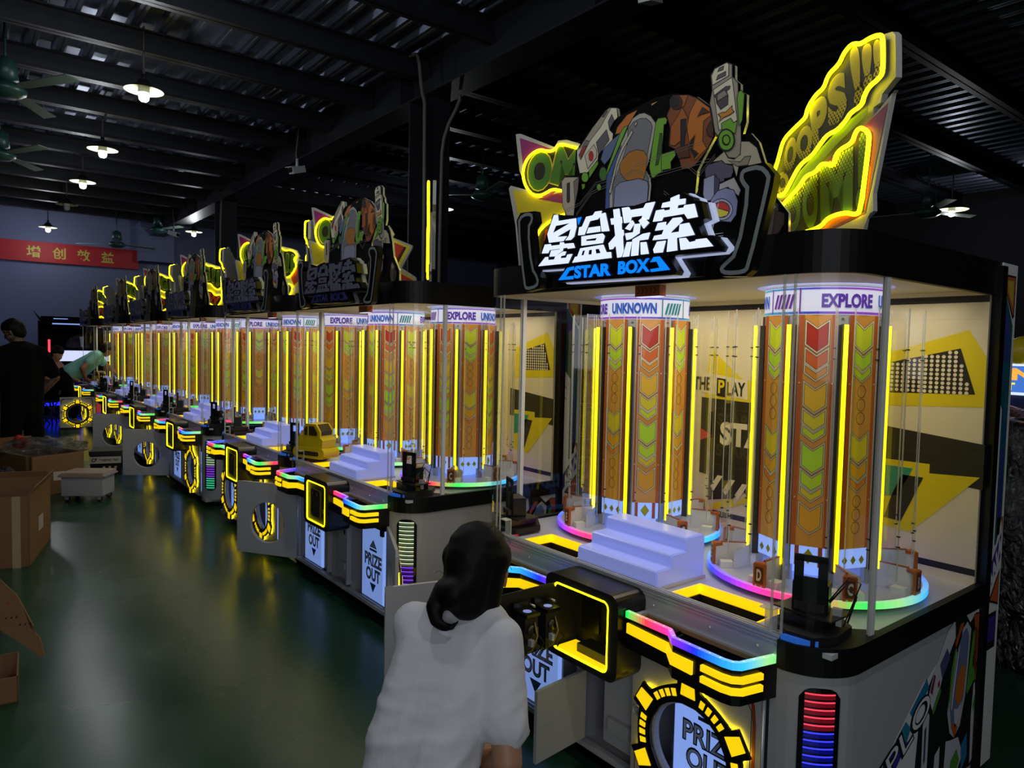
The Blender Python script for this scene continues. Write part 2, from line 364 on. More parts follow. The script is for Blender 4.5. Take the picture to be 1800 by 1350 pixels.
# red banner with yellow lettering on the far wall
mat('banner_red', (170, 22, 30), .6)
M = MB(); fr = frame((-2.4, 20.02, 3.36), (1, 0, 0), (0, 0, 1), (0, -1, 0))
M.box((0, 0, -.03), (6.05, .47, .03), 'banner_red', fr=fr)
for k, ch in enumerate('增创效益'): M.text(ch, fr, .032, 'print', 3.72+.505*k, .10, .27, .27, col=lin((196, 178, 70)), bold=.02)
M.text('量', fr, .032, 'print', 2.95, .10, .27, .27, col=lin((196, 178, 70)), bold=.02)
tag(M.build('wall_banner'), 'red banner with yellow Chinese characters on the far wall', 'banner')
M = MB(); M.box((3.62, 19.6, 3.55), (4.4, 20.1, 4.5), 'wall_blue'); struct(M.build('trim_1'))
# ---- outlines of the printed and cut shapes, millimetres in the plane of each board
SIGN={"back":[[-349,1904],[-252,2106],[-126,2081],[-73,2090],[-16,2095],[12,2087],[61,2088],[159,2079],[206,2084],[261,2090],[309,2092],[349,2094],[367,2083],[393,2072],[400,2059],[426,2055],[444,2000],[414,1992],[434,1950],[473,1947],[505,1912],[497,1898],[306,1900],[344,1851],[337,1839],[-207,1848],[-214,1854],[-175,1900]],"white":[[[-243,2100],[-223,2099],[-219,2075],[-123,2073],[-120,2041],[-131,2008],[-148,1998],[-176,1999],[-157,2014],[-147,2039],[-228,2017],[-170,2014],[-189,1998],[-267,2000],[-278,2033]],[[-291,1995],[-260,1994],[-257,1987],[-206,1986],[-204,1995],[-186,1993],[-184,1987],[-134,1985],[-125,1967],[-163,1967],[-164,1972],[-190,1971],[-191,1963],[-237,1946],[-263,1947],[-254,1969],[-205,1969],[-205,1972],[-266,1972],[-274,1961],[-308,1963]],[[-287,1947],[-273,1947],[-273,1935],[-235,1934],[-229,1946],[-187,1959],[-172,1958],[-179,1945],[-200,1944],[-204,1936],[-169,1935],[-162,1946],[-138,1946],[-159,1914],[-327,1916]],[[-68,2071],[-35,2072],[-23,2083],[7,2082],[0,2063],[-13,2055],[-51,2054],[-77,2009],[-108,2010],[-103,2038],[-88,2039]],[[7,2072],[25,2073],[46,2008],[11,2010],[2,2057]],[[-54,2031],[0,2030],[2,2011],[-64,2012]],[[-90,2004],[14,2003],[25,1993],[16,1970],[-89,1971]],[[-94,1962],[19,1964],[35,1936],[57,1935],[60,1915],[-135,1914],[-120,1934],[-109,1934]],[[64,2078],[90,2078],[96,2049],[102,2049],[106,2028],[102,2028],[104,2006],[112,2004],[115,1988],[110,1982],[115,1935],[106,1914],[89,1913],[81,1953],[72,1952],[66,1945],[52,1944],[46,1965],[77,1988],[70,2028],[57,2028],[52,2049],[69,2049]],[[104,2078],[134,2077],[142,2066],[200,2065],[210,2078],[247,2078],[222,2025],[207,2026],[194,2033],[197,2041],[147,2042],[143,2026],[116,2026]],[[152,2031],[161,2020],[142,1999],[121,2007]],[[199,2035],[225,2014],[203,1998],[181,2026]],[[163,2017],[187,2016],[184,1985],[149,1971],[129,1968],[122,1991],[158,1991]],[[201,1981],[230,1982],[222,1961],[184,1961],[181,1913],[152,1913],[156,1967]],[[131,1961],[151,1960],[141,1913],[113,1913]],[[192,1954],[215,1953],[227,1914],[195,1914]],[[312,2080],[344,2086],[344,2071],[369,2070],[368,2054],[340,2054],[337,2044],[363,2043],[367,2050],[403,2049],[417,2008],[380,2007],[367,2024],[283,2024],[277,2014],[242,2015],[254,2049],[284,2049],[287,2044],[310,2044],[311,2053],[275,2055],[280,2069],[311,2070]],[[263,2008],[295,2008],[293,1998],[301,1997],[323,2016],[354,2015],[361,2004],[312,1971],[349,1971],[351,1993],[385,1994],[408,1955],[339,1953],[343,1914],[303,1913],[307,1954],[243,1956],[250,1969],[281,1970],[289,1985],[252,1985]],[[262,1949],[296,1949],[285,1913],[251,1914],[247,1925]],[[351,1950],[375,1949],[389,1934],[413,1936],[414,1940],[452,1940],[477,1914],[358,1914]]],"hole":[[[-228,2058],[-153,2059],[-243,2034]],[[-63,1990],[-11,1990],[-17,1982],[-63,1985]],[[-79,1952],[-69,1952],[-75,1936],[-86,1936]],[[-47,1951],[-33,1951],[-35,1935],[-50,1936]],[[-15,1951],[1,1951],[10,1936],[-11,1936]]],"blue":[[[-114,2073],[-95,2074],[-108,2049]],[[-161,1897],[-128,1900],[-130,1888],[-152,1886],[-172,1865],[-129,1866],[-130,1854],[-208,1855]],[[250,1901],[273,1901],[317,1856],[241,1854],[238,1863],[276,1865],[263,1886],[236,1886]]],"star":[[-123,1855],[62,1854],[62,1898],[-123,1901]],"box":[[94,1855],[236,1855],[235,1900],[95,1900]]}
BRK={"R":[[548,2135],[628,2135],[661,2096],[656,2059],[601,1835],[579,1819],[498,1824],[485,1852],[500,1871],[538,1898],[563,2066],[539,2098]],"Rp":[[555,2114],[564,2124],[614,2125],[643,2096],[641,2074],[588,1844],[571,1832],[513,1833],[497,1843],[502,1854],[550,1888],[582,2065],[556,2095]],"L":[[-492,2113],[-468,2141],[-378,2136],[-366,2093],[-393,2069],[-367,1927],[-331,1874],[-336,1832],[-420,1823],[-442,1840]],"Lp":[[-481,2102],[-456,2129],[-399,2128],[-391,2102],[-418,2077],[-391,1918],[-348,1870],[-354,1842],[-417,1834],[-432,1853]]}
MECH=[["back",[[-386,2206],[-373,2295],[-322,2290],[-319,2386],[-232,2455],[-143,2508],[-99,2497],[-91,2464],[0,2477],[80,2489],[168,2481],[265,2445],[318,2401],[343,2298],[303,2242],[277,2200],[271,2117],[302,2162],[312,2194],[378,2243],[358,2294],[335,2327],[322,2430],[331,2510],[385,2520],[409,2504],[411,2460],[432,2440],[433,2418],[456,2402],[458,2316],[447,2282],[476,2279],[505,2245],[529,2180],[546,2101],[614,2016],[616,1953],[539,1951],[320,1934],[-344,1996]]],[[205,115,25],[[-105,2402],[-95,2427],[-47,2460],[3,2466],[-34,2427],[-41,2418],[-78,2401]]],[[225,175,30],[[66,2471],[99,2473],[70,2463]]],[[232,222,190],[[-311,2387],[-287,2400],[-242,2437],[-227,2443],[-228,2452],[-160,2501],[-137,2508],[-100,2498],[-94,2463],[-113,2451],[-134,2425],[-115,2407],[-118,2382],[-159,2362],[-191,2343],[-192,2326],[-247,2287],[-292,2292],[-309,2349]]],[[165,155,130],[[-241,2405],[-182,2447],[-129,2505],[-137,2508],[-160,2501],[-228,2452],[-287,2400],[-302,2386]]],[[95,90,92],[[-203,2394],[-150,2430],[-134,2388],[-189,2344]]],[[95,90,92],[[-176,2484],[-157,2502],[-148,2498],[-164,2480]]],[[120,112,105],[[-299,2364],[-262,2414],[-241,2405],[-287,2344]]],[[200,30,30],[[-290,2369],[-270,2392],[-255,2391],[-283,2353]]],[[215,205,175],[[-264,2355],[-215,2388],[-200,2365],[-199,2336],[-245,2301]]],[[200,30,30],[[-216,2344],[-217,2337],[-219,2331],[-223,2328],[-228,2328],[-233,2330],[-237,2335],[-240,2341],[-241,2349],[-241,2356],[-238,2361],[-234,2365],[-229,2365],[-225,2363],[-220,2358],[-217,2351]]],[[95,90,92],[[-141,2457],[-124,2480],[-109,2453],[-134,2428]]],[[118,178,46],[[-238,2292],[-190,2323],[-187,2308],[-235,2262]]],[[118,178,46],[[-239,2267],[-240,2260],[-244,2254],[-250,2251],[-258,2251],[-266,2254],[-272,2259],[-277,2266],[-278,2274],[-277,2281],[-273,2287],[-267,2290],[-259,2290],[-252,2287],[-245,2282],[-241,2275]]],[[60,120,40],[[-139,2262],[-140,2253],[-144,2245],[-151,2240],[-158,2240],[-166,2243],[-173,2250],[-178,2259],[-180,2270],[-178,2279],[-174,2287],[-168,2292],[-160,2292],[-153,2289],[-146,2282],[-141,2273]]],[[118,178,46],[[-167,2217],[-168,2213],[-171,2209],[-175,2207],[-179,2207],[-184,2209],[-188,2212],[-191,2217],[-192,2221],[-191,2226],[-189,2229],[-185,2231],[-180,2232],[-175,2230],[-171,2227],[-169,2222]]],[[118,178,46],[[-277,2248],[-256,2245],[-257,2230],[-272,2224]]],[[95,112,150],[[-174,2323],[-159,2360],[-109,2386],[-75,2400],[-122,2321],[-153,2299]]],[[118,178,46],[[-75,2400],[-56,2418],[-38,2418],[-143,2252],[-136,2282]]],[[185,180,165],[[-34,2416],[-16,2439],[16,2448],[41,2445],[70,2427],[92,2400],[94,2384],[72,2283],[56,2241],[79,2208],[83,2183],[76,2097],[-142,2127],[-142,2226],[-113,2291],[-73,2356],[-41,2404]]],[[125,125,128],[[-37,2406],[-12,2425],[20,2430],[49,2424],[71,2405],[80,2387],[64,2312],[49,2245],[68,2210],[73,2182],[66,2098],[-102,2121],[-106,2220],[-66,2288],[-39,2349]]],[[70,95,160],[[-142,2127],[-139,2251],[-98,2317],[-69,2355],[-68,2338],[-104,2273],[-122,2186],[-120,2124]]],[[185,118,32],[[-59,2301],[-30,2320],[7,2323],[43,2311],[62,2286],[56,2244],[47,2211],[11,2206],[-41,2223],[-69,2253],[-74,2284]]],[[150,150,175],[[-98,2121],[-94,2204],[-67,2219],[-26,2218],[25,2217],[65,2200],[70,2178],[64,2098]]],[[205,195,170],[[-18,2399],[-11,2389],[-60,2331],[-85,2286],[-116,2182],[-125,2192],[-90,2301],[-68,2341]]],[[205,195,170],[[-6,2415],[3,2424],[8,2417],[0,2406]]],[[118,178,46],[[72,2246],[95,2397],[105,2410],[139,2406],[146,2396],[143,2383],[133,2383],[128,2299],[127,2283],[164,2284],[166,2234],[100,2212],[96,2206],[84,2212]]],[[60,95,30],[[101,2249],[116,2356],[126,2354],[127,2299],[112,2250]]],[[118,178,46],[[126,2282],[185,2284],[189,2267],[168,2248],[171,2225],[128,2227]]],[[140,72,20],[[168,2472],[234,2457],[270,2437],[297,2415],[322,2393],[329,2367],[343,2318],[342,2299],[317,2258],[272,2218],[248,2211],[216,2217],[204,2256],[186,2288],[158,2305],[161,2367],[145,2411],[157,2431]]],[[205,115,25],[[270,2436],[322,2393],[329,2367],[300,2355],[299,2292],[317,2264],[271,2234],[244,2301],[232,2354],[244,2398]]],[[175,92,22],[[168,2472],[234,2457],[218,2424],[193,2422],[207,2441]]],[[178,95,25],[[165,2369],[194,2399],[211,2423],[238,2377],[226,2319],[184,2299],[162,2307]]],[[32,27,32],[[206,2382],[231,2379],[224,2291],[210,2288]]],[[70,15,15],[[211,2438],[209,2430],[203,2423],[195,2420],[185,2421],[174,2425],[165,2433],[159,2442],[156,2452],[158,2461],[163,2467],[172,2470],[182,2469],[193,2465],[202,2457],[208,2448]]],[[30,20,15],[[194,2444],[193,2438],[190,2433],[184,2431],[177,2431],[170,2434],[164,2440],[159,2446],[158,2453],[159,2459],[163,2464],[168,2466],[175,2466],[182,2462],[189,2457],[193,2451]]],[[14,13,14],[[251,2302],[268,2318],[259,2273],[284,2254],[271,2243],[249,2278]]],[[80,42,14],[[276,2375],[295,2401],[324,2379],[289,2379]]],[[80,42,14],[[314,2327],[330,2350],[342,2318],[336,2295],[319,2307]]],[[90,48,16],[[188,2287],[241,2293],[250,2250],[204,2253]]],[[165,155,135],[[324,2494],[338,2513],[384,2518],[404,2506],[406,2469],[428,2444],[430,2415],[445,2300],[450,2224],[434,2209],[403,2217],[389,2238],[365,2289],[348,2309],[332,2382],[324,2406],[332,2446]]],[[232,222,190],[[336,2446],[406,2466],[431,2327],[417,2322],[407,2338],[373,2330],[375,2313],[364,2310]]],[[232,222,190],[[327,2492],[339,2511],[384,2518],[392,2512],[393,2474],[333,2461]]],[[95,90,92],[[351,2499],[357,2509],[374,2510],[372,2499]]],[[95,90,92],[[347,2474],[353,2487],[382,2491],[382,2478]]],[[78,70,72],[[340,2426],[384,2443],[401,2440],[398,2432],[387,2429],[394,2412],[394,2385],[368,2376],[352,2399],[348,2416]]],[[150,142,128],[[353,2425],[381,2434],[393,2415],[354,2404]]],[[220,140,40],[[359,2362],[374,2365],[387,2362],[411,2377],[410,2366],[419,2356],[403,2350],[380,2347],[364,2338],[370,2351]]],[[118,178,46],[[373,2330],[407,2339],[419,2322],[432,2324],[426,2286],[399,2305],[377,2302]]],[[14,13,14],[[426,2266],[425,2253],[418,2243],[408,2238],[396,2238],[383,2243],[372,2253],[364,2266],[361,2280],[363,2293],[370,2303],[380,2309],[393,2309],[405,2303],[416,2293],[423,2280]]],[[118,178,46],[[423,2267],[421,2255],[416,2246],[407,2241],[396,2241],[384,2245],[374,2254],[368,2266],[365,2279],[366,2292],[372,2301],[382,2306],[393,2306],[404,2301],[414,2292],[420,2280]]],[[14,13,14],[[409,2270],[408,2264],[405,2259],[401,2256],[395,2256],[389,2259],[384,2263],[380,2270],[379,2276],[380,2283],[383,2288],[388,2290],[393,2290],[399,2288],[404,2283],[408,2277]]],[[120,175,45],[[407,2271],[407,2266],[404,2262],[400,2260],[395,2259],[390,2262],[386,2266],[383,2271],[382,2277],[383,2282],[385,2286],[389,2288],[394,2288],[399,2286],[403,2282],[406,2277]]],[[118,178,46],[[433,2412],[443,2416],[455,2401],[454,2373],[451,2322],[441,2306],[429,2395]]],[[190,180,150],[[344,2214],[389,2239],[404,2215],[427,2206],[449,2217],[450,2257],[479,2251],[507,2226],[523,2184],[528,2172],[445,2181],[438,2149],[422,2192],[394,2199],[382,2211]]],[[150,142,122],[[405,2207],[450,2194],[465,2207],[487,2205],[477,2179],[439,2182]]],[[95,88,108],[[318,2194],[327,2207],[380,2212],[394,2199],[424,2187],[425,2168],[418,2152],[393,2152],[393,2145],[376,2143],[356,2131],[319,2172]]],[[165,165,190],[[314,2165],[358,2172],[376,2145],[372,2107],[361,2092],[323,2090],[313,2114]]],[[75,68,95],[[355,2170],[376,2152],[372,2107],[357,2107]]],[[190,185,180],[[376,2138],[430,2150],[456,2106],[449,2088],[408,2123],[374,2116]]],[[150,150,185],[[369,2117],[400,2122],[431,2110],[447,2074],[443,2032],[424,2011],[361,2024],[339,2061],[346,2094]]],[[185,185,205],[[430,2050],[427,2037],[418,2027],[405,2021],[389,2021],[372,2026],[357,2035],[347,2048],[343,2061],[346,2074],[355,2084],[369,2090],[386,2090],[402,2085],[416,2075],[426,2063]]],[[215,50,40],[[419,2051],[417,2042],[411,2035],[400,2030],[388,2030],[376,2034],[365,2041],[357,2050],[355,2060],[357,2069],[363,2077],[374,2080],[386,2081],[398,2077],[409,2070],[416,2061]]],[[235,215,60],[[357,2061],[368,2064],[417,2045],[409,2033],[384,2030],[363,2043]]],[[90,76,62],[[548,2062],[560,2067],[587,2043],[590,2017],[610,2013],[610,1984],[588,1948],[556,1947],[536,1988],[541,2033]]],[[160,148,122],[[546,2044],[563,2062],[584,2036],[561,2019]]],[[62,44,34],[[580,2026],[609,2013],[609,1984],[586,1950],[571,1950]]],[[200,185,160],[[-382,2273],[-363,2287],[-280,2273],[-284,2223],[-300,2165],[-305,2127],[-347,2133],[-372,2175]]],[[55,48,48],[[-349,2259],[-333,2261],[-330,2187],[-339,2181],[-347,2189]]],[[130,118,105],[[-310,2261],[-280,2273],[-284,2223],[-300,2165]]]]
OOPS={"top":[[584,2248],[531,2288],[517,2330],[477,2354],[399,2370],[365,2414],[330,2429],[266,2438],[235,2468],[181,2478],[148,2504],[106,2512],[64,2493],[24,2491],[-44,2475],[-58,2461],[-64,2401],[-68,2346],[-40,2334],[-12,2321],[-6,2300],[25,2297]],"bottom":[[-85,2309],[-83,2288],[-9,2055],[-6,1995],[48,1977],[54,1954],[379,1994],[582,2145],[642,2237],[627,2294],[595,2304]],"neon1":[[559,2248],[531,2288],[505,2339],[443,2355],[383,2365],[355,2372],[348,2397],[299,2424],[251,2427],[230,2461],[171,2469],[147,2494],[105,2504],[63,2484],[16,2483],[-33,2471],[-42,2449],[-48,2367],[-35,2354],[13,2348],[35,2328],[41,2307],[98,2304],[118,2288],[165,2273],[220,2276],[257,2258],[304,2234],[377,2226],[429,2188],[472,2152],[519,2147],[572,2179],[581,2217]],"neon2":[[516,2103],[458,2126],[381,2150],[341,2179],[279,2175],[251,2194],[213,2187],[179,2169],[160,2211],[82,2212],[68,2239],[45,2247],[3,2220],[1,2187],[26,2006],[49,2001],[109,2019],[199,2018],[235,1995],[374,1996]],"pink":[[-50,2299],[45,2247],[252,2200],[517,2115],[369,1998],[57,1993],[-2,2149]],"green":[[605,2271],[556,2294],[419,2203],[315,2237],[148,2288],[29,2300],[31,2280],[180,2237],[505,2124],[571,2167]],"letters":{"O1":[[564,2166],[472,2152],[466,2219],[552,2246]],"O2":[[507,2221],[421,2231],[425,2344],[510,2329]],"O3":[[416,2241],[320,2238],[329,2356],[436,2342]],"P":[[311,2252],[228,2266],[250,2422],[354,2405]],"S":[[230,2292],[128,2311],[152,2452],[248,2447]],"X1":[[90,2308],[51,2324],[88,2499],[139,2500]],"X2":[[52,2343],[14,2358],[23,2477],[75,2484]],"X3":[[7,2360],[-27,2366],[-15,2470],[19,2475]],"b1":[[479,2021],[380,2005],[380,2138],[481,2125]],"b2":[[359,2010],[265,2000],[279,2170],[377,2160]],"b3":[[251,2006],[80,2021],[90,2207],[270,2189]],"b4":[[67,2014],[19,2019],[20,2230],[64,2233]]}}
# ------------------------------------------------------------------ the prize machines
# machine-local axes: x from the front face back, y along the row (+ = away from the viewer), z up
FX = 1.87
HW = .84
mm = lambda L: [(a/1000, b/1000) for a, b in L]
FRONT = lambda xl: frame((xl, 0, 0), (0, -1, 0), (0, 0, 1), (-1, 0, 0))
SIDE = lambda s: frame((0, s*HW, 0), (1, 0, 0), (0, 0, 1), (0, s, 0))
CACHE = {}
def part(name, parent, fn, loc=None, rz=0, key=None, label=None):
    k = key or name
    if k not in CACHE:
        b = MB(); fn(b); CACHE[k] = b.mesh(name)
    o = place(name, CACHE[k], parent, loc, rz)
    if label: o['label'] = label
    return o
mat('inside_grey', (150, 150, 156), .5); mat('tan_wood', (158, 128, 74), .6)
mat('apron_metal', (150, 152, 150), .3, .6)

def f_cabinet(b):
    for s in (-1, 1):
        p = [(0, s*.665)] + [(x, s*(.69-(y-0))) for x, y in arc(.15, 0, .15, 180, 270, 8)] + [(.2, s*HW), (.2, s*.80), (.06, s*.70), (.06, s*.665)]
        b.prism(p, frame((0, 0, 0), (1, 0, 0), (0, 1, 0), (0, 0, 1)), .07, .70, 'white_paint')
        b.box((.2, s*.82, .07), (1.12, s*HW, .70), 'white_paint')
        b.box((0, s*.135, .12), (.03, s*.15, .66), 'white_paint')
        b.box((.03, s*.135, .07), (.45, s*.15, .70), 'inside_grey'); b.box((.03, s*.66, .07), (.45, s*.67, .70), 'inside_grey')
    b.box((0, -.665, .05), (.03, .665, .10), 'white_paint'); b.box((0, -.665, .62), (.03, .665, .70), 'white_paint')
    b.box((.0, -.8, .05), (1.12, .8, .08), 'white_paint'); b.box((.45, -.82, .08), (.47, .82, .70), 'inside_grey'); b.box((1.10, -.82, .07), (1.12, .82, .7), 'white_paint')
    b.box((.02, -.135, .14), (.03, .02, .47), 'white_paint'); b.box((-.002, -.12, .20), (.02, -.02, .25), 'white_paint')
    b.prism(rrect(.058, .415, .082, .447, .011), FRONT(.02), 0, .0006, 'black_matte')
def f_band(s):
    def f(b):
        fr = frame((0, 0, 0), (1, 0, 0), (0, 1, 0), (0, 0, 1))
        p = [(-.015, s*.69)] + [(x, s*(.69-y)) for x, y in arc(.15, 0, .165, 180, 270, 10)] + [(1.12, s*.855), (1.12, s*.83), (.30, s*.83), (.16, s*.69)]
        b.prism(p, fr, .692, .775, 'black_satin')
    return f
def f_deck(b):
    xs = [.03, .045, .225, 1.08]; ys = [-.83, -.57, -.24, .24, .57, .83]
    for i in range(3):
        for j in range(5):
            if i == 1 and j in (1, 3): continue
            b.box((xs[i], ys[j], .750), (xs[i+1], ys[j+1], .765), 'deck_grey')
def f_chute(b):
    y0, y1, x0, x1 = -.163, .163, .047, .223
    for (a0, b0, a1, b1) in ((x0, y0, x1, y0), (x1, y0, x1, y1), (x1, y1, x0, y1), (x0, y1, x0, y0)):
        b.poly([(a0, b0, .730), (a1, b1, .730), (a1, b1, .766), (a0, b0, .766)], 'bar_yellow')
        b.poly([(a0, b0, .733), (a1, b1, .733), (a1, b1, .60), (a0, b0, .60)], 'black_matte')
    b.poly([(x0, y0, .60), (x1, y0, .60), (x1, y1, .60), (x0, y1, .60)], 'black_matte')
    fr = frame((0, 0, 0), (1, 0, 0), (0, 1, 0)); b.stroke([(x0-.002, y0-.002), (x1+.002, y0-.002), (x1+.002, y1+.002), (x0-.002, y1+.002)], fr, .7675, .006, 'bar_yellow', closed=True)
def f_rail(b):
    pr = [(-.004, .757), (-.004, .763), (-.001, .763), (-.001, .766), (-.004, .766), (-.004, .774), (-.001, .774), (-.001, .777), (-.004, .777), (-.004, .785), (.0, .785), (.0, .780), (.008, .780), (.008, .785), (.016, .785), (.016, .780), (.022, .780), (.022, .785), (.03, .785), (.03, .757)]
    fr = frame((0, 0, 0), (1, 0, 0), (0, 0, 1), (0, 1, 0)); b.prism(pr, fr, -.69, .69, 'rail_grey')
    b.prism([(-.001, .758), (-.004, .702), (-.001, .70), (.004, .758)], fr, -.685, .685, 'rail_grey')
    for s in (-1, 1):
        for y in (.22, .45, .62): b.lathe([(.005, -.003), (.004, .002), (0, .003)], 'screw', (-.003, s*y, .732), 8)
def f_coinbox(b):
    o = rrect(-.185, .47, .185, .772, .04, 5); i = rrect(-.14, .494, .14, .742, .02, 5)
    F = FRONT(0); n = len(o)
    A = b.pts([F(u, v, .14) for u, v in o]); B = b.pts([F(u, v, .14) for u, v in i]); Cc = b.pts([F(u, v, -.0) for u, v in o]); D = b.pts([F(u, v, .0) for u, v in i])
    for k in range(n):
        q = (k+1) % n
        b.face((A[k], A[q], B[q], B[k]), 'black_matte'); b.face((A[k], A[q], Cc[q], Cc[k]), 'black_gloss'); b.face((B[k], B[q], D[q], D[k]), 'black_matte')
    b.box((-.012, -.14, .494), (-.002, .14, .742), 'black_matte')
    b.box((-.1, -.10, .497), (-.03, .05, .53), 'steel_dark'); b.box((-.016, -.03, .66), (-.014, -.015, .70), 'lit_lavender'); b.box((-.02, .02, .55), (-.012, .11, .72), 'black_gloss')
def f_coinneon(b):
    F = FRONT(0); b.tube([F(u, v, .138) for u, v in rrect(-.138, .496, .138, .74, .022, 5)], .0045, 'neon_yellow', 6, True)
    b.box((-.135, -.13, .4965), (-.03, .13, .4985), 'bar_yellow')
def f_coindoor(b):
    b.box((-.006, -.266, .5), (0, 0, .738), 'black_matte')
    b.rbox((-.016, -.20, .535), (-.006, -.06, .70), 'steel_dark', .012, 0)
    for y in (-.10, -.165):
        b.box((-.020, y-.012, .66), (-.016, y+.012, .69), 'black_gloss'); b.box((-.021, y-.003, .668), (-.019, y+.003, .684), 'screw'); b.lathe([(.013, 0), (.013, .012), (0, .014)], 'black_gloss', (-.018, y, .565), 10, axis=0)
def f_coinmech(b):
    b.box((0, -.03, -.07), (.014, .03, .075), 'black_gloss'); b.box((.014, -.026, -.055), (.06, .022, .045), 'black_matte')
    b.box((.01, -.024, .048), (.065, .026, .056), 'black_gloss'); b.disc((.038, 0), .013, .0565, 'lit_lavender', 14)
    for z in (-.06, .06): b.tube([(0, .036, z), (.03, .036, z)], .004, 'screw', 6)
    b.tube([(.06, .01, .03), (.085, .0, .0), (.075, -.01, -.04), (.04, -.02, -.07)], .0022, 'tan_wood', 5); b.tube([(.06, .0, .02), (.09, .02, -.02), (.06, .02, -.06)], .002, 'rubber', 5)
    b.box((.062, -.016, -.03), (.078, -.004, -.012), 'white_paint'); b.box((.06, .004, .0), (.07, .016, .02), 'steel_dark'); b.lathe([(.015, 0), (.015, .006), (0, .007)], 'steel_dark', (.06, -.004, .01), 10, axis=0)
def f_lock(b): b.lathe([(.014, -.012), (.014, .02), (.009, .022), (.009, .034), (0, .036)], 'aluminium', (0, 0, 0), 12, axis=0)

TP = [(0, -.19), (-.105, -.19), (-.11, -.375), (-.152, -.425), (-.158, -.61), (-.152, -.638), (-.135, -.655), (0, -.685)]
TQ = [(-.006, -.20), (-.092, -.20), (-.097, -.382), (-.139, -.431), (-.145, -.607), (-.140, -.628), (-.127, -.642), (-.006, -.670)]
def f_tray(s):
    def f(b):
        P = [(x, s*-y) for x, y in TP]; Q = [(x, s*-y) for x, y in TQ]; n = len(P)
        r = lambda L, z: b.pts([(x, y, z) for x, y in L])
        A, B, Cc, D = r(P, .597), r(P, .700), r(Q, .700), r(Q, .625)
        for k in range(n):
            q = (k+1) % n
            for U, V in ((A, B), (B, Cc), (Cc, D)): b.face((U[k], U[q], V[q], V[k]), 'black_gloss' if U is A else 'black_matte')
        b.face(A, 'black_gloss'); b.face(D, 'black_matte')
        b.box((-.020, s*.20, .684), (-.004, s*.66, .698), 'tan_wood'); b.box((-.016, s*.2, .698), (-.004, s*.66, .703), 'rail_grey'); b.box((-.094, s*.20, .688), (-.02, s*.215, .699), 'tan_wood'); b.box((-.094, s*.188, .699), (-.006, s*.207, .706), 'white_paint')
        b.box((-.11, s*.44, .626), (-.05, s*.54, .66), 'black_gloss'); b.box((-.112, s*.435, .659), (-.048, s*.438, .661), 'screw'); b.box((-.112, s*.542, .659), (-.048, s*.545, .661), 'screw'); b.disc((-.075, s*.6), .008, .628, 'screw', 10); b.disc((-.075, s*.45), .008, .628, 'screw', 10)
    return f
def ribbon(pts, step=.012):
    out = [Vector(pts[0])]
    for a, c in zip(pts, pts[1:]):
        a, c = Vector(a), Vector(c); n = max(1, int((c-a).length/step)); out += [a+(c-a)*k/n for k in range(1, n+1)]
    return out
def offs(p, d):
    q = []
    for k in range(len(p)):
        a = p[max(0, k-1)]; c = p[min(len(p)-1, k+1)]; t = (c-a).normalized(); q.append(p[k]+Vector((-t.y, t.x))*d)
    return q
def f_trayled(s, ph):
    def f(b):
        p = ribbon(TP[1:]); o = offs(p, .004); i = offs(p, -.012); n = len(p)
        if (o[n//2]-Vector((-.3, -.4))).length > (i[n//2]-Vector((-.3, -.4))).length: o, i = offs(p, -.004), offs(p, .012)
        L = sum((p[k+1]-p[k]).length for k in range(n-1)); acc = 0
        z0, z1 = .702, .724
        g = lambda q, z: (q.x, s*-q.y, z)
        for k in range(n-1):
            c = rb(ph + acc/L*.95); acc += (p[k+1]-p[k]).length; ct = tuple(min(1, x*.75+.12) for x in c)
            b.poly([g(o[k], z0), g(o[k+1], z0), g(o[k+1], z1), g(o[k], z1)], 'glow', c)
            b.poly([g(o[k], z1), g(o[k+1], z1), g(i[k+1], z1), g(i[k], z1)], 'glow', ct)
            b.poly([g(i[k], z0), g(i[k+1], z0), g(i[k+1], z1), g(i[k], z1)], 'acrylic_edge')
            if k % 3 == 1: m_ = (o[k]+i[k])*.5; b.box((m_.x-.002, s*-m_.y-.002, z1), (m_.x+.002, s*-m_.y+.002, z1+.0006), 'glow', tuple(min(1.3, x+.5) for x in c))
    return f
def wallstrip(b, pts, z0, z1, s, mt, d=.008):
    """a bar of light standing proud of the tray's front along a plan path; z0/z1 may be lists"""
    p = [Vector(q) for q in pts]; o = offs(p, d)
    if sum((q-Vector((.2, -.42))).length for q in o) < sum((q-Vector((.2, -.42))).length for q in p): o = offs(p, -d)
    n = len(p); Z0 = z0 if isinstance(z0, list) else [z0]*n; Z1 = z1 if isinstance(z1, list) else [z1]*n
    g = lambda q, z: (q.x, s*-q.y, z)
    for k in range(n-1):
        b.poly([g(o[k], Z0[k]), g(o[k+1], Z0[k+1]), g(o[k+1], Z1[k+1]), g(o[k], Z1[k])], mt)
        b.poly([g(o[k], Z1[k]), g(o[k+1], Z1[k+1]), g(p[k+1], Z1[k+1]), g(p[k], Z1[k])], mt); b.poly([g(o[k], Z0[k]), g(o[k+1], Z0[k+1]), g(p[k+1], Z0[k+1]), g(p[k], Z0[k])], mt)
    for k in (0, n-1): b.poly([g(p[k], Z0[k]), g(o[k], Z0[k]), g(o[k], Z1[k]), g(p[k], Z1[k])], mt)
def f_traybars(s):
    def f(b):
        wallstrip(b, [(-.1055, -.20), (-.11, -.375), (-.152, -.425), (-.1545, -.505)], [.653, .646, .640, .638], [.686, .680, .678, .678], s, 'bar_yellow')
        e = [(-.1555, -.54), (-.158, -.61), (-.152, -.638), (-.135, -.655), (-.062, -.671)]
        wallstrip(b, e, .666, .684, s, 'bar_yellow', .012); wallstrip(b, e, .632, .650, s, 'bar_yellow', .012)
    return f
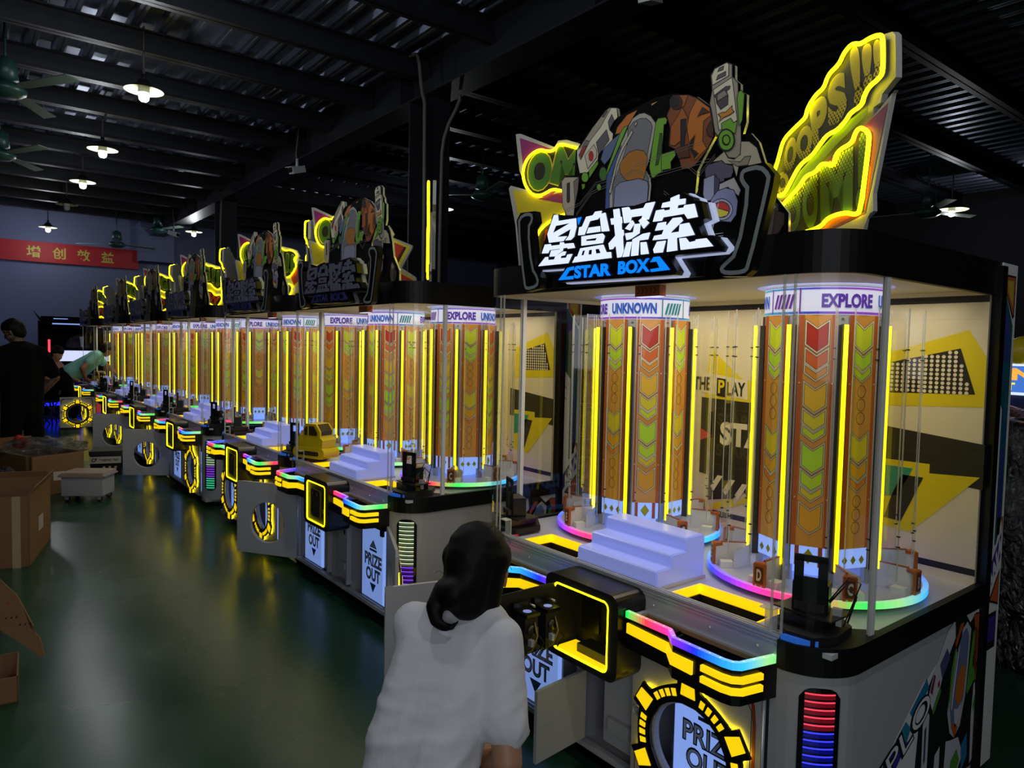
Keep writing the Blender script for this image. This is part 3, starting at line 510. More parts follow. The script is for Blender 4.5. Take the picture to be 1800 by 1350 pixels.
def f_screen(s):
    def f(b):
        b.box((-.092, s*.245, .684), (-.036, s*.365, .697), 'black_gloss'); b.box((-.084, s*.262, .697), (-.048, s*.346, .6985), 'lcd_blue'); b.box((-.098, s*.25, .680), (-.03, s*.37, .684), 'fan_green')
    return f

def f_pdoor(s):     # origin at the hinge; closed, the leaf runs towards the middle
    def f(b):
        F = lambda u, v, w=0: Vector((-w, -s*u, v)); cu, cv, r = .25, .315, .146; x0, x1, z0, z1 = .004, .505, .085, .60
        N = 48; ci = [(cu+r*cos(2*pi*k/N), cv+r*sin(2*pi*k/N)) for k in range(N)]; ou = []
        for k in range(N):
            c, sn = cos(2*pi*k/N), sin(2*pi*k/N)
            tx = ((x1-cu)/c if c > 0 else (x0-cu)/c) if abs(c) > 1e-6 else 9; tz = ((z1-cv)/sn if sn > 0 else (z0-cv)/sn) if abs(sn) > 1e-6 else 9
            t = min(tx, tz); ou.append((cu+c*t, cv+sn*t))
        for w in (0, .016):
            A = b.pts([F(u, v, w) for u, v in ou]); B = b.pts([F(u, v, w) for u, v in ci])
            for k in range(N): b.face((A[k], A[(k+1) % N], B[(k+1) % N], B[k]), 'white_paint')
            if w == 0: A0, B0 = A, B
        for k in range(N):
            b.face((A[k], A[(k+1) % N], A0[(k+1) % N], A0[k]), 'white_paint'); b.face((B[k], B[(k+1) % N], B0[(k+1) % N], B0[k]), 'white_paint')
        for u, v in ((x0, z0), (x0, z1), (x1, z0), (x1, z1)):     # square corners outside the sampled rim
            c = [(u, v), min(ou, key=lambda q: (q[0]-u)**2+(q[1]-v)**2 + (0 if abs(q[0]-u) < 1e-4 else 9)), min(ou, key=lambda q: (q[0]-u)**2+(q[1]-v)**2 + (0 if abs(q[1]-v) < 1e-4 else 9))]
            for w in (0, .016): b.poly([F(q[0], q[1], w) for q in c], 'white_paint')
        # printed lines
        rd = lin((150, 50, 28)); bk = lin((14, 14, 15))
        b.stroke(smoothpath([(.02, .30), (.025, .34), (.025, .545), (.05, .575), (.14, .575)], it=1), F, .0166, .012, 'print', rd)
        b.stroke([(.035, .10), (.035, .53), (.055, .565), (.2, .565)], F, .0166, .003, 'print', bk)
        b.stroke([(.485, .48), (.49, .51), (.49, .555), (.475, .575), (.32, .575)], F, .0166, .004, 'print', bk)
        b.flat([(.475, .50), (.485, .48), (.485, .55), (.465, .57), (.43, .57), (.43, .555), (.46, .555), (.475, .54)], F, .0166, 'print', bk)
        for k in range(7): b.flat([(.32+k*.014, .555), (.328+k*.014, .555), (.322+k*.014, .57), (.314+k*.014, .57)], F, .0166, 'print', bk)
        for k in range(3): b.flat([(.03, .11+.03*k), (.045, .11+.03*k), (.045, .125+.03*k), (.03, .125+.03*k)], F, .0166, 'print', lin((60, 70, 62)))
        b.stroke([(.485, .10), (.485, .2), (.45, .25)], F, .0166, .004, 'print', rd)
        b.tube([F(.0, z0+.01, .012), F(.0, z1-.01, .012)], .007, 'aluminium', 6)
    return f
def polar(r, a): return (.25+r*cos(R(a)), .315+r*sin(R(a)))
def f_gear(s):
    def f(b):
        F = lambda u, v, w=0: Vector((-w, -s*u, v))
        o = []
        for k in range(6):
            a = 90+60*k
            o += [polar(.208, a-18), polar(.212, a-12), polar(.242, a-10), polar(.246, a+10), polar(.212, a+12), polar(.208, a+18), polar(.206, a+26), polar(.206, a+34)]
        n = len(o); i = []
        for u, v in o:
            a = math.degrees(math.atan2(v-.315, u-.25)); i.append(polar(.152, a))
        for w in (.030, .040):
            A = b.pts([F(u, v, w) for u, v in o]); B = b.pts([F(u, v, w) for u, v in i])
            for k in range(n): b.face((A[k], A[(k+1) % n], B[(k+1) % n], B[k]), 'black_gloss')
            if w < .035: A0, B0 = A, B
        for k in range(n):
            q = (k+1) % n; b.face((A[k], A[q], A0[q], A0[k]), 'black_gloss'); b.face((B[k], B[q], B0[q], B0[k]), 'black_gloss')
        b.tube([F(u, v, .022) for u, v in [polar(.150, 7.5*k) for k in range(48)]], .007, 'white_paint', 6, True)
    return f
def f_gearlight(s):
    def f(b):
        F = lambda u, v, w=0: Vector((-w, -s*u, v))
        for k in range(6):
            a = 90+60*k
            b.prism([polar(.182, a-9), polar(.236, a-5.5), polar(.236, a+5.5), polar(.182, a+9)], F, .040, .0425, 'bar_yellow')
            for j in range(4):
                c = a+30+(j-1.5)*8.4; b.prism([polar(.172, c-2.6), polar(.196, c-2.6), polar(.196, c+2.6), polar(.172, c+2.6)], F, .040, .0425, 'bar_yellow')
        # the strip of light behind the gear that washes over the door
        o = []
        for k in range(6):
            a = 90+60*k; o += [polar(.198, a-16), polar(.230, a-9), polar(.234, a+9), polar(.198, a+16), polar(.196, a+30)]
        b.tube([F(u, v, .024) for u, v in o], .003, 'gear_glow', 6, True)
    return f
def f_dlock(s):
    def f(b): b.lathe([(.019, 0), (.019, .008), (.012, .010), (.012, .006), (0, .006)], 'aluminium', (0, 0, 0), 14, axis=0)
    return f
def f_window(s):      # lit prize compartment behind each door
    def f(b):
        y0, y1 = (.28, .58) if s > 0 else (-.58, -.30)
        b.box((.03, y0, .11), (.04, y1, .545), 'lit_blue_white'); b.box((.02, y0-.01, .10), (.14, y1+.01, .11), 'steel_dark'); b.box((.04, y0-.01, .10), (.30, y0, .62), 'inside_grey'); b.box((.04, y1, .10), (.30, y1+.01, .62), 'inside_grey')
        b.box((.015, y0-.01, .545), (.14, y1+.01, .59), 'black_gloss'); b.box((.012, y0-.012, .095), (.03, y1+.012, .108), 'aluminium'); b.box((.016, y0+.005, .51), (.03, y0+.035, .545), 'black_matte'); b.box((.016, y1-.035, .51), (.03, y1-.005, .545), 'black_matte')
        F = FRONT(.0292); c = -(y0+y1)/2
        for t, v, w in (('PRIZE', .31, .20), ('OUT', .225, .165)):
            b.text(t, F, 0, 'print', c-w/2-.006, v-.006, .075, w+.012, lin((20, 26, 50)), .045); b.text(t, F, .0015, 'print', c-w/2, v, .063, w, lin((190, 205, 240)), .0)
        b.flat([(c-.045, .415), (c+.045, .415), (c+.004, .46), (c-.004, .46)], F, 0, 'print', lin((20, 26, 50))); b.flat([(c-.036, .419), (c+.036, .419), (c+.001, .455), (c-.001, .455)], F, .001, 'print', lin((170, 195, 240)))
        b.flat([(c-.045, .395), (c+.045, .395), (c+.045, .408), (c-.045, .408)], F, 0, 'print', lin((20, 26, 50)))
        b.flat([(c-.038, .205), (c+.038, .205), (c, .15)], F, 0, 'print', lin((30, 80, 170)))
    return f
def f_pane(s):
    def f(b):
        y0, y1 = (.28, .58) if s > 0 else (-.58, -.30)
        b.poly([(.018, y0, .11), (.018, y1, .11), (.018, y1, .545), (.018, y0, .545)], 'acrylic')
    return f
LS = (-1, 1)
def f_strip(s):       # louvred light column in the rounded corner
    def f(b):
        c = (.15, 0); rr = .151
        def G(a, z, w=0): return (.15+(rr+w)*cos(R(a)), s*(.69-(rr+w)*sin(R(a))), z)
        A0, A1, z0, z1 = 203, 247, .16, .655
        for k in range(8):
            a, a2 = A0+(A1-A0)*k/8, A0+(A1-A0)*(k+1)/8; e = lambda a: .03*max(0, abs((a-225)/22)**4)
            b.poly([G(a, z0+e(a)), G(a2, z0+e(a2)), G(a2, z1-e(a2)), G(a, z1-e(a))], 'black_gloss')
            b.poly([G(a, z0+e(a), .0045), G(a2, z0+e(a2), .0045), G(a2, z1-e(a2), .0045), G(a, z1-e(a), .0045)], 'led_cover')
    return f
def f_ribs(s, cols):
    def f(b):
        def G(a, z, w=0): return (.15+(.1525+w)*cos(R(a)), s*(.69-(.1525+w)*sin(R(a))), z)
        n = 21
        for k in range(n):
            z = .635-k*.0225; c = cols[min(len(cols)-1, int(k/n*len(cols)))]
            for j in range(6):
                a, a2 = 209+5.3*j, 209+5.3*(j+1)
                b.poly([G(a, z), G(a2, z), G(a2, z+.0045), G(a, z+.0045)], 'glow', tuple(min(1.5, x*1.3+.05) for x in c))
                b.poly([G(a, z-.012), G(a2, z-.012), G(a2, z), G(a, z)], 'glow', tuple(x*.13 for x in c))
    return f

def f_scanner(b):     # corner handling unit; built for the right-hand corner
    b.prism([(.01, -.70), (.02, -.78), (.09, -.815), (.2, -.80), (.27, -.72), (.20, -.62), (.06, -.62)], frame((0, 0, 0), (1, 0, 0), (0, 1, 0), (0, 0, 1)), .775, .80, 'black_matte')
    b.box((.06, -.76, .80), (.20, -.65, .835), 'black_gloss'); b.box((.075, -.80, .835), (.19, -.62, .84), 'steel_dark')
    fr = frame((.13, -.71, .84), (.35, -.94, 0), (0, 0, 1), (-.94, -.35, 0))
    b.box((-.05, 0, -.03), (.05, .085, .03), 'black_gloss', fr=fr); b.box((-.042, .01, .03), (.042, .03, .05), 'steel_dark', fr=fr)
    for u in (-.018, .018): b.prism([(u+.013*cos(k*pi/6), .02+.013*sin(k*pi/6)) for k in range(12)], fr, .05, .053, 'black_matte')
    for a_, b2 in (((-.046, .0), (-.02, .165)), ((.02, .0), (.046, .165)), ((-.046, .0), (.046, .105)), ((-.046, .15), (.046, .17))): b.box((a_[0], a_[1], .03), (b2[0], b2[1], .036), 'black_matte', fr=fr)
    b.tube([fr(.05, .03, 0), fr(.09, .09, .01), fr(.12, .06, 0), fr(.10, -.02, 0)], .003, 'rubber', 5); b.tube([fr(.05, .04, .02), fr(.10, .12, .02), fr(.13, .10, 0), fr(.09, -.03, .01)], .002, 'rubber', 5)
    b.box((.06, .0, .0), (.085, .02, .02), 'white_paint', fr=fr); b.box((.07, -.03, .01), (.085, .0, .02), 'white_paint', fr=fr)
    b.prism([(-.005, -.695), (.0, -.74), (.03, -.79), (.045, -.78), (.02, -.735), (.015, -.70)], frame((0, 0, 0), (1, 0, 0), (0, 1, 0), (0, 0, 1)), .775, .790, 'glow', col=(.01, .06, .28))
def f_stop(b): b.box((.0, -.02, .785), (.004, .02, .85), 'acrylic_edge'); b.box((-.03, -.02, .846), (.004, .02, .85), 'acrylic_edge'); b.lathe([(.012, 0), (.012, .012), (0, .014)], 'print', (.03, -.02, .766), 10, col=lin((200, 30, 60)))

def f_corner_glass(s):
    def f(b):
        P = [(.0, .66)] + [(x, .69-y) for x, y in arc(.15, 0, .145, 180, 270, 10)] + [(.235, .835)]
        z0, z1 = .775, 1.825
        for p, q in zip(P, P[1:]): b.poly([(p[0], s*p[1], z0), (q[0], s*q[1], z0), (q[0], s*q[1], z1), (p[0], s*p[1], z1)], 'acrylic')
        for p in (P[0], P[1], P[-1]): b.box((p[0]-.003, s*p[1]-.003, z0), (p[0]+.003, s*p[1]+.003, z1), 'acrylic_edge')
    return f
def f_side_glass(s):
    def f(b): b.poly([(.255, s*.832, .775), (1.10, s*.832, .775), (1.10, s*.832, 1.825), (.255, s*.832, 1.825)], 'acrylic')
    return f
def f_post(s):
    def f(b): b.box((.240, s*.824, .77), (.260, s*.838, 1.83), 'post_white')
    return f
def f_canopy(b):
    fr = frame((0, 0, 0), (1, 0, 0), (0, 1, 0), (0, 0, 1))
    def plan(d):
        p = []
        for s in (-1, 1):
            q = [(x, s*(.69-y)) for x, y in arc(.15, 0, .15+d, 180, 270, 10)] + [(1.12, s*(HW+d))]
            p += q if s < 0 else q[::-1]
        return p
    o, i = plan(.0), plan(-.02); n = len(o)
    A, B, Cc, D = (b.pts([(x, y, z) for x, y in L]) for L, z in ((o, 1.826), (o, 1.945), (i, 1.826), (i, 1.85)))
    for k in range(n):
        q = (k+1) % n
        b.face((A[k], A[q], B[q], B[k]), 'black_satin'); b.face((A[k], A[q], Cc[q], Cc[k]), 'black_matte'); b.face((Cc[k], Cc[q], D[q], D[k]), 'ceiling_white')
    b.face(B, 'black_matte')
def f_canceil(b):
    p = []
    for s in (-1, 1):
        q = [(x, s*(.69-y)) for x, y in arc(.15, 0, .13, 180, 270, 8)] + [(1.1, s*.82)]; p += q if s < 0 else q[::-1]
    b.poly([(x, y, 1.842) for x, y in p], 'ceiling_white')
    for k in range(56):
        for j in range(2): y = -.66+.024*k; b.disc((.06+.012*j, y), .0032, 1.8415, 'black_matte', 6)
    for k in range(40): b.disc((.2+.02*k, -.80), .0032, 1.8415, 'black_matte', 6); b.disc((.2+.02*k, .80), .0032, 1.8415, 'black_matte', 6)
def f_halo(b):
    b.lathe([(.200, 1.841), (.232, 1.841)], 'lit_lavender', (0, 0, 0), 40, smooth=False)
def f_lampbox(b):
    b.box((.165, -.06, 1.802), (.20, .06, 1.842), 'orange_print'); b.box((.168, -.055, 1.799), (.197, .055, 1.802), 'lit_white')
    F = FRONT(.165)
    for k in range(5): b.flat([(-.05+.02*k, 1.81), (-.04+.02*k, 1.822), (-.05+.02*k, 1.834), (-.045+.02*k, 1.834), (-.035+.02*k, 1.822), (-.045+.02*k, 1.81)], F, .001, 'print', lin((90, 46, 12)))

YEL, BLK, CRM, TEA, PNK, DGY = lin((226, 204, 20)), lin((30, 27, 20)), lin((232, 220, 186)), lin((40, 150, 120)), lin((214, 60, 84)), lin((62, 54, 38))
def f_backpanel(b):
    F = FRONT(1.05); U = lambda y, z: (-y, z)
    b.box((1.05, -.83, .765), (1.065, .83, 1.842), 'cream_print')
    fl = lambda p, c, k: b.flat([U(*q) for q in p], F, .0008*k, 'print', c)
    def bars(k0):
        fl([(.83, 1.80), (-.83, 1.80), (-.83, 1.825), (.83, 1.825)], BLK, 1); fl([(.83, .80), (-.83, .80), (-.83, .825), (.83, .825)], BLK, 1)
    bars(0)
    for s in (0, 1):
        # the big yellow flag with the dotted panel
        dy = 0 if s == 0 else 1.30
        g = lambda p: [(y+dy, z) for y, z in p if True]
        clip = lambda p: [(min(y, .83), z) for y, z in p]
        fl(clip(g([(-.45, 1.60), (-.77, 1.70), (-.83, 1.60), (-.83, 1.42), (-.45, 1.40)])), YEL, 1)
        fl(clip(g([(-.50, 1.575), (-.745, 1.632), (-.80, 1.465), (-.50, 1.455)])), BLK, 2)
        for i in range(14):
            for j in range(10):
                y = -.505-.0205*i; z = 1.468+.0165*j
                top = 1.572 + (-.505-y)*.235; right = -.795+(z-1.465)*.32
                if z < top and y+dy < .82 and y > right+.008: b.poly([F(-(y+dy)+.0072*cos(q*pi/3), z+.0072*sin(q*pi/3), .0024) for q in range(6)], 'print', CRM)
        fl(clip(g([(-.40, 1.33), (-.84 if s == 0 else -.84, 1.285), (-.84, 1.12), (-.40, 1.15)])), BLK, 1)
        fl(clip(g([(-.45, 1.19), (-.66, 1.19), (-.66, 1.155), (-.83, 1.165), (-.60, .915), (-.45, .93)])), YEL, 2)
        fl(clip(g([(-.45, 1.165), (-.60, 1.165), (-.55, 1.05), (-.45, 1.03)])), TEA, 3)
        fl(clip(g([(-.56, 1.135), (-.64, 1.135), (-.565, .95), (-.50, .955), (-.53, 1.06)])), BLK, 3)
    # the middle block: PLAY, STAR BOX
    fl([(.36, 1.62), (.17, 1.47), (.10, 1.47), (.06, 1.70), (.0, 1.70), (-.03, 1.20), (.40, 1.20)], YEL, 1)
    fl([(.40, 1.50), (.145, 1.468), (.14, 1.378), (.40, 1.40)], CRM, 2)
    fl([(.315, 1.475), (.262, 1.470), (.262, 1.382), (.315, 1.387)], BLK, 3)
    b.text('P', F, .0032, 'print', -.305, 1.40, .065, .036, YEL, .03); b.text('LAY', F, .0028, 'print', -.255, 1.392, .066, .10, BLK, .03); b.text('THE', F, .0028, 'print', -.45, 1.41, .066, .10, BLK, .03)
    fl([(.40, 1.375), (-.06, 1.36), (-.06, .94), (.40, 1.0)], BLK, 2)
    for z in (1.245, 1.095): b.text('STAR BOX', F, .0024, 'print', -.305, z, .06, .36, DGY, .04)
    b.text('STAR', F, .0032, 'print', -.285, 1.15, .115, .33, CRM, .05)
    for z in (1.325, 1.05): fl([(.31, z), (-.06, z-.01), (-.06, z-.006), (.31, z+.004)], DGY, 3)
    fl([(.40, 1.22), (.33, 1.19), (.40, 1.16)], PNK, 3)
    fl([(.40, .82), (.21, .90), (.19, .87), (.05, 1.0), (-.06, 1.0), (.05, .93), (.20, .86), (.40, .80)], YEL, 3)
    fl([(.345, .87), (.345, 1.02), (.10, .965), (.09, .90), (.145, .945), (.20, .90)], BLK, 4)
    for k in range(3): fl([(.33-.07*k, .94-.01*k), (.29-.07*k, 1.0-.01*k), (.26-.07*k, 1.0-.01*k), (.31-.07*k, .92-.01*k)], CRM, 5)
    for z in (1.5, 1.62, 1.74): b.stroke([(-.1, z), (.82, z)], FRONT(1.05), .0005, .0012, 'print', lin((210, 196, 158)))
def f_rear(b):        # rear housing that carries the back panel
    b.box((1.065, -.83, .05), (1.25, .83, 1.93), 'black_matte')
    for s in LS:
        b.box((1.08, s*.83, .05), (1.125, s*.858, 1.93), 'black_gloss'); b.box((1.12, s*.80, .05), (1.265, s*.845, 1.945), 'post_white')
def f_postart(s):
    def f(b):
        F = frame((0, s*.8455, 0), (1, 0, 0), (0, 0, 1), (0, s, 0))
        q = lambda p, c, k: b.flat(p, F, .0005*k, 'print', lin(c))
        q([(1.145, 1.905), (1.25, 1.905), (1.25, 1.755), (1.235, 1.745), (1.15, 1.845)], (30, 20, 14), 1); q([(1.15, 1.898), (1.243, 1.898), (1.243, 1.765), (1.235, 1.758), (1.155, 1.845)], (176, 88, 40), 2); q([(1.165, 1.885), (1.228, 1.885), (1.228, 1.785), (1.17, 1.85)], (196, 170, 60), 3)
        q([(1.135, 1.85), (1.145, 1.85), (1.24, 1.72), (1.24, .99), (1.195, .90), (1.18, .90), (1.18, 1.41), (1.135, 1.46)], (26, 88, 84), 1)
        cols = [(70, 60, 150), (46, 70, 130), (30, 92, 120), (30, 100, 128), (26, 78, 130), (40, 60, 140), (52, 44, 130), (66, 36, 130)]
        for k in range(8):
            za, zb = 1.80-.108*k, 1.80-.108*(k+1)
            xa = 1.145 if za > 1.46 else 1.192; l0 = 1.148 if zb > 1.45 else 1.195
            r = lambda z: min(1.225, 1.15+(1.80-z)*.9)
            q([(l0, zb), (l0, za), (max(l0+.004, r(za)), za), (max(l0+.004, r(zb)), zb)], cols[k], 2)
        q([(1.195, .935), (1.225, .935), (1.225, 1.0), (1.195, 1.0)], (74, 32, 128), 2)
        q([(1.135, 1.37), (1.15, 1.355), (1.15, 1.345), (1.135, 1.36)], (170, 160, 60), 2); q([(1.135, 1.30), (1.15, 1.285), (1.15, 1.275), (1.135, 1.29)], (170, 160, 60), 2)
        q([(1.13, .80), (1.25, .94), (1.25, .84), (1.13, .70)], (78, 50, 140), 1)
        b.text('WN', F, .0014, 'print', 0, 0, 1, 1, lin((225, 225, 228)), .05, quad=[(1.135, .77), (1.235, .92), (1.262, .86), (1.155, .70)])
        q([(1.15, .69), (1.25, .66), (1.25, .80)], (34, 22, 14), 2); q([(1.165, .694), (1.245, .67), (1.245, .785)], (196, 92, 40), 3)
        q([(1.24, 1.0), (1.255, 1.0), (1.255, .93)], (190, 92, 40), 2)
        q([(1.13, .60), (1.15, .64), (1.24, .64), (1.24, .50), (1.13, .50)], (20, 20, 22), 1); q([(1.145, .60), (1.155, .625), (1.23, .625), (1.23, .53), (1.145, .53)], (60, 40, 130), 2)
    return f
def f_sideart(s):
    """printed decal on the side of the cabinet: armoured suit with an empty dome, EXPLORE lettering"""
    def f(b):
        F = frame((0, s*.8405, 0), (1, 0, 0), (0, 0, 1), (0, s, 0))
        q = lambda p, c, k: b.flat(p, F, .0005*k, 'print', lin(c))
        q([(.30, .31), (.62, .53), (.645, .53), (.98, .69), (1.115, .69), (1.115, .09), (.60, .09)], (225, 225, 230), 1)
        q([(.35, .335), (.46, .41), (.50, .39), (.52, .36), (.42, .28), (.36, .29)], (50, 50, 150), 2); q([(.46, .41), (.50, .435), (.54, .40), (.51, .36)], (30, 130, 160), 3); q([(.525, .455), (.645, .535), (.665, .50), (.56, .42)], (30, 120, 165), 3)
        b.text('EXPLO', F, .002, 'print', 0, 0, 1, 1, lin((15, 15, 18)), .06, quad=[(.20, .175), (.70, .42), (.655, .505), (.15, .26)]); b.text('EXPLO', F, .0025, 'print', 0, 0, 1, 1, lin((232, 232, 236)), .0, quad=[(.205, .185), (.692, .425), (.655, .495), (.16, .255)])
        q([(.60, .40), (.645, .42), (.66, .50), (.74, .58), (.80, .66), (.86, .69), (.95, .69), (1.0, .645), (1.05, .67), (1.115, .66), (1.115, .09), (.62, .09), (.585, .25)], (16, 16, 18), 2)
        cream, dg, gr, og = (205, 205, 214), (80, 80, 120), (80, 150, 50), (176, 84, 36)
        q([(.665, .47), (.70, .54), (.80, .66), (.86, .685), (.87, .62), (.80, .55), (.76, .48), (.70, .41)], cream, 3); q([(.745, .555), (.80, .60), (.83, .56), (.77, .50)], dg, 4); q([(.675, .48), (.70, .535), (.715, .525), (.695, .465)], (110, 50, 70), 4); q([(.72, .50), (.745, .525), (.76, .48), (.73, .455)], cream, 4); q([(.733, .495), (.748, .505), (.752, .482), (.738, .475)], (170, 40, 50), 5)
        q([(.70, .41), (.76, .475), (.765, .455), (.71, .39)], gr, 4); q([(.63, .40), (.66, .42), (.68, .40), (.68, .20), (.655, .10), (.635, .2)], cream, 3); q([(.645, .36), (.66, .37), (.66, .25), (.648, .24)], (60, 56, 80), 4)
        q([(.87, .60), (.91, .66), (.94, .66), (.92, .60), (.89, .56)], og, 3)
        q([(.88, .58), (.92, .63), (.97, .655), (1.01, .62), (1.0, .50), (.985, .38), (.95, .28), (.90, .25), (.86, .28), (.83, .36), (.85, .47)], (190, 190, 196), 3)
        q([(.895, .575), (.93, .62), (.965, .635), (.992, .60), (.985, .50), (.97, .39), (.94, .31), (.90, .275), (.87, .30), (.85, .37), (.87, .47)], (104, 116, 150), 4)
        q([(.90, .46), (.93, .50), (.97, .50), (.975, .44), (.96, .38), (.92, .36), (.89, .40)], (196, 110, 40), 5); q([(.885, .36), (.92, .35), (.955, .37), (.94, .31), (.90, .285)], (196, 196, 206), 5)
        q([(.87, .30), (.89, .31), (.93, .28), (.90, .25)], (190, 90, 40), 5); q([(.90, .575), (.91, .59), (.88, .44), (.865, .36), (.858, .37), (.87, .46)], (215, 215, 220), 6)
        q([(.845, .50), (.87, .575), (.885, .57), (.85, .40), (.835, .36)], gr, 4); q([(.99, .40), (1.03, .60), (1.06, .62), (1.04, .50), (1.04, .47), (1.08, .48), (1.07, .42), (1.0, .38)], gr, 4)
        q([(1.03, .67), (1.11, .655), (1.11, .42), (1.08, .36), (1.06, .48), (1.05, .60)], og, 4); q([(1.045, .60), (1.075, .61), (1.07, .45), (1.05, .46)], (120, 54, 22), 5)
        q([(1.06, .40), (1.09, .42), (1.11, .34), (1.10, .12), (1.06, .10), (1.05, .28)], cream, 4); q([(1.06, .32), (1.075, .36), (1.085, .33), (1.07, .29)], gr, 5)
        q([(.83, .26), (.87, .25), (.94, .24), (.99, .16), (.93, .10), (.82, .10)], (200, 200, 210), 3); q([(.88, .17), (.93, .20), (.96, .15), (.92, .09), (.87, .09)], gr, 4); q([(.97, .20), (1.02, .23), (1.03, .14), (.98, .10)], (36, 120, 170), 4); q([(.74, .24), (.78, .26), (.78, .12), (.73, .09)], cream, 3)
    return f

# ---- rotating prize column
TR = .64
def f_core(b):
    b.lathe([(.188, .93), (.188, 1.735)], 'deck_grey', n=40); b.lathe([(.10, .77), (.10, .93)], 'lit_blue_white', n=24); b.lathe([(.10, .93), (.19, .93)], 'lit_blue_white', n=40)
    for k in range(8):
        a = R(45*k)
        b.box((.185, -.02, .80), (.2, .02, 1.735), 'aluminium', fr=lambda u, v, w, a=a: Vector((cos(a)*u-sin(a)*v, sin(a)*u+cos(a)*v, w)))
        for z in (1.70, 1.72): b.lathe([(.006, 0), (.004, .004), (0, .004)], 'black_gloss', ((.2)*cos(a), .2*sin(a), z), 8)
def f_ring(b):
    b.lathe([(.202, 1.735), (.202, 1.835)], 'ring_white', n=48); b.lathe([(.19, 1.735), (.202, 1.735)], 'white_paint', n=48)
    def band(z0, z1, w): 
        for k in range(48):
            a, a2 = 2*pi*k/48, 2*pi*(k+1)/48; c = hue(.62+.13*sin(a*1.0+.6), .55, .9); r = .202+w
            b.poly([(r*cos(a), r*sin(a), z0), (r*cos(a2), r*sin(a2), z0), (r*cos(a2), r*sin(a2), z1), (r*cos(a), r*sin(a), z1)], 'glow', tuple(x*.5 for x in c))
    band(1.738, 1.746, .001); band(1.822, 1.828, .001)
    for k in range(2):
        D = drum((0, 0, 0), .204, R(180*k), 1)
        for t, u0, w in (('EXPLORE', .0, .18), ('UNKNOWN', .215, .21)):
            c = [lin((84, 40, 176)), lin((30, 90, 205))][t == 'UNKNOWN']
            F = lambda u, v, wd=0, D=D: D(u, v, wd)
            b.text(t, F, 0, 'print', u0, 1.759, .048, w, c, .045)
        c = [lin((20, 130, 140)), lin((110, 40, 160))][k]
        for j in range(5):
            u = .462+.0165*j; b.flat([(u, 1.757), (u+.010, 1.757), (u+.024, 1.807), (u+.014, 1.807)], D, 0, 'print', c)
        for (u0, u1) in ((.448, .453), (.568, .573)): b.flat([(u0, 1.74), (u1, 1.74), (u1, 1.828), (u0, 1.828)], D, 0, 'print', c)
def chevs(b, F, odd):
    z = 1.715; pal = [(168, 44, 26), (200, 96, 34), (206, 134, 34), (214, 172, 40), (206, 190, 40), (190, 204, 40), (170, 208, 44), (176, 204, 42), (206, 186, 40), (210, 150, 36), (206, 116, 36), (196, 80, 34)]
    if odd: pal = pal[5:]+pal[:5]
    k = 0; g = 0
    while z > 1.0:
        if odd and g % 2 == 1:
            for j in range(3): b.stroke([(.017*cos(2*pi*q/14), z-.03-.046*j+.021*sin(2*pi*q/14)) for q in range(14)], F, .0012, .0024, 'print', lin((120, 84, 30)), True)
            z -= .17; g += 1; continue
        for h, gap in ((.082, .012), (.050, .006), (.030, .030)):
            w = .037; d = .028
            if z-h-d < .94: break
            p = [(-w, z), (0, z-d), (w, z), (w, z-h), (0, z-h-d), (-w, z-h)]
            b.flat(p, F, .0006, 'print_brightened', lin(pal[k % len(pal)])); b.stroke(p, F, .0011, .0072, 'print', lin((70, 40, 20)), True); b.stroke(p, F, .0016, .0042, 'print', lin((225, 215, 190)), True)
            z -= h+gap; k += 1
        g += 1
    for zz in (.955,): pass
def f_panel(odd):
    def f(b):
        w = .060; F = frame((.2, 0, 0), (0, 1, 0), (0, 0, 1), (1, 0, 0))
        for (u, u2, c) in ((-w, -.042, (168, 86, 36)), (-.044, .044, (198, 138, 58)), (.044, w, (168, 86, 36))):
            b.poly([F(u, .93), F(u2, .93), F(u2, 1.735), F(u, 1.735)], 'print_brightened', lin(c))
        b.poly([F(-w, .93, -.004), F(w, .93, -.004), F(w, 1.735, -.004), F(-w, 1.735, -.004)], 'white_paint')
        chevs(b, F, odd)
        for q in ((-.052, 1.5), (.052, 1.5), (-.052, 1.1), (.052, 1.1)): b.flat([(q[0]+.003*cos(j), q[1]+.003*sin(j)) for j in range(6)], F, .001, 'print', lin((225, 220, 200)))
    return f
def f_skirt(odd):
    def f(b):
        w = .058; F = frame((.197, 0, 0), (0, 1, 0), (0, 0, 1), (1, 0, 0))
        b.poly([F(-w, .86), F(0, .86), F(w, .86), F(w, .93), F(0, .93), F(-w, .93)], 'lit_blue_white')
        if odd:
            for u in (-.036, 0, .036): b.flat([(u-.012, .888), (u, .872), (u+.012, .888), (u, .904)], F, .001, 'print', lin((170, 180, 50)))
        else:
            b.flat([(-.02, .895), (0, .868), (.02, .895), (0, .922)], F, .001, 'print', lin((186, 190, 40)))
            for u in (-.038, .038): b.flat([(u-.007, .86), (u+.007, .86), (u+.007, .93), (u-.007, .93)], F, .001, 'print', lin((190, 90, 60)))
    return f
def f_ltube(b): b.tube([(.236, 0, .86), (.236, 0, 1.70)], .0078, 'tube_yellow', 8); b.box((.20, -.012, .85), (.229, .012, 1.70), 'steel_dark')
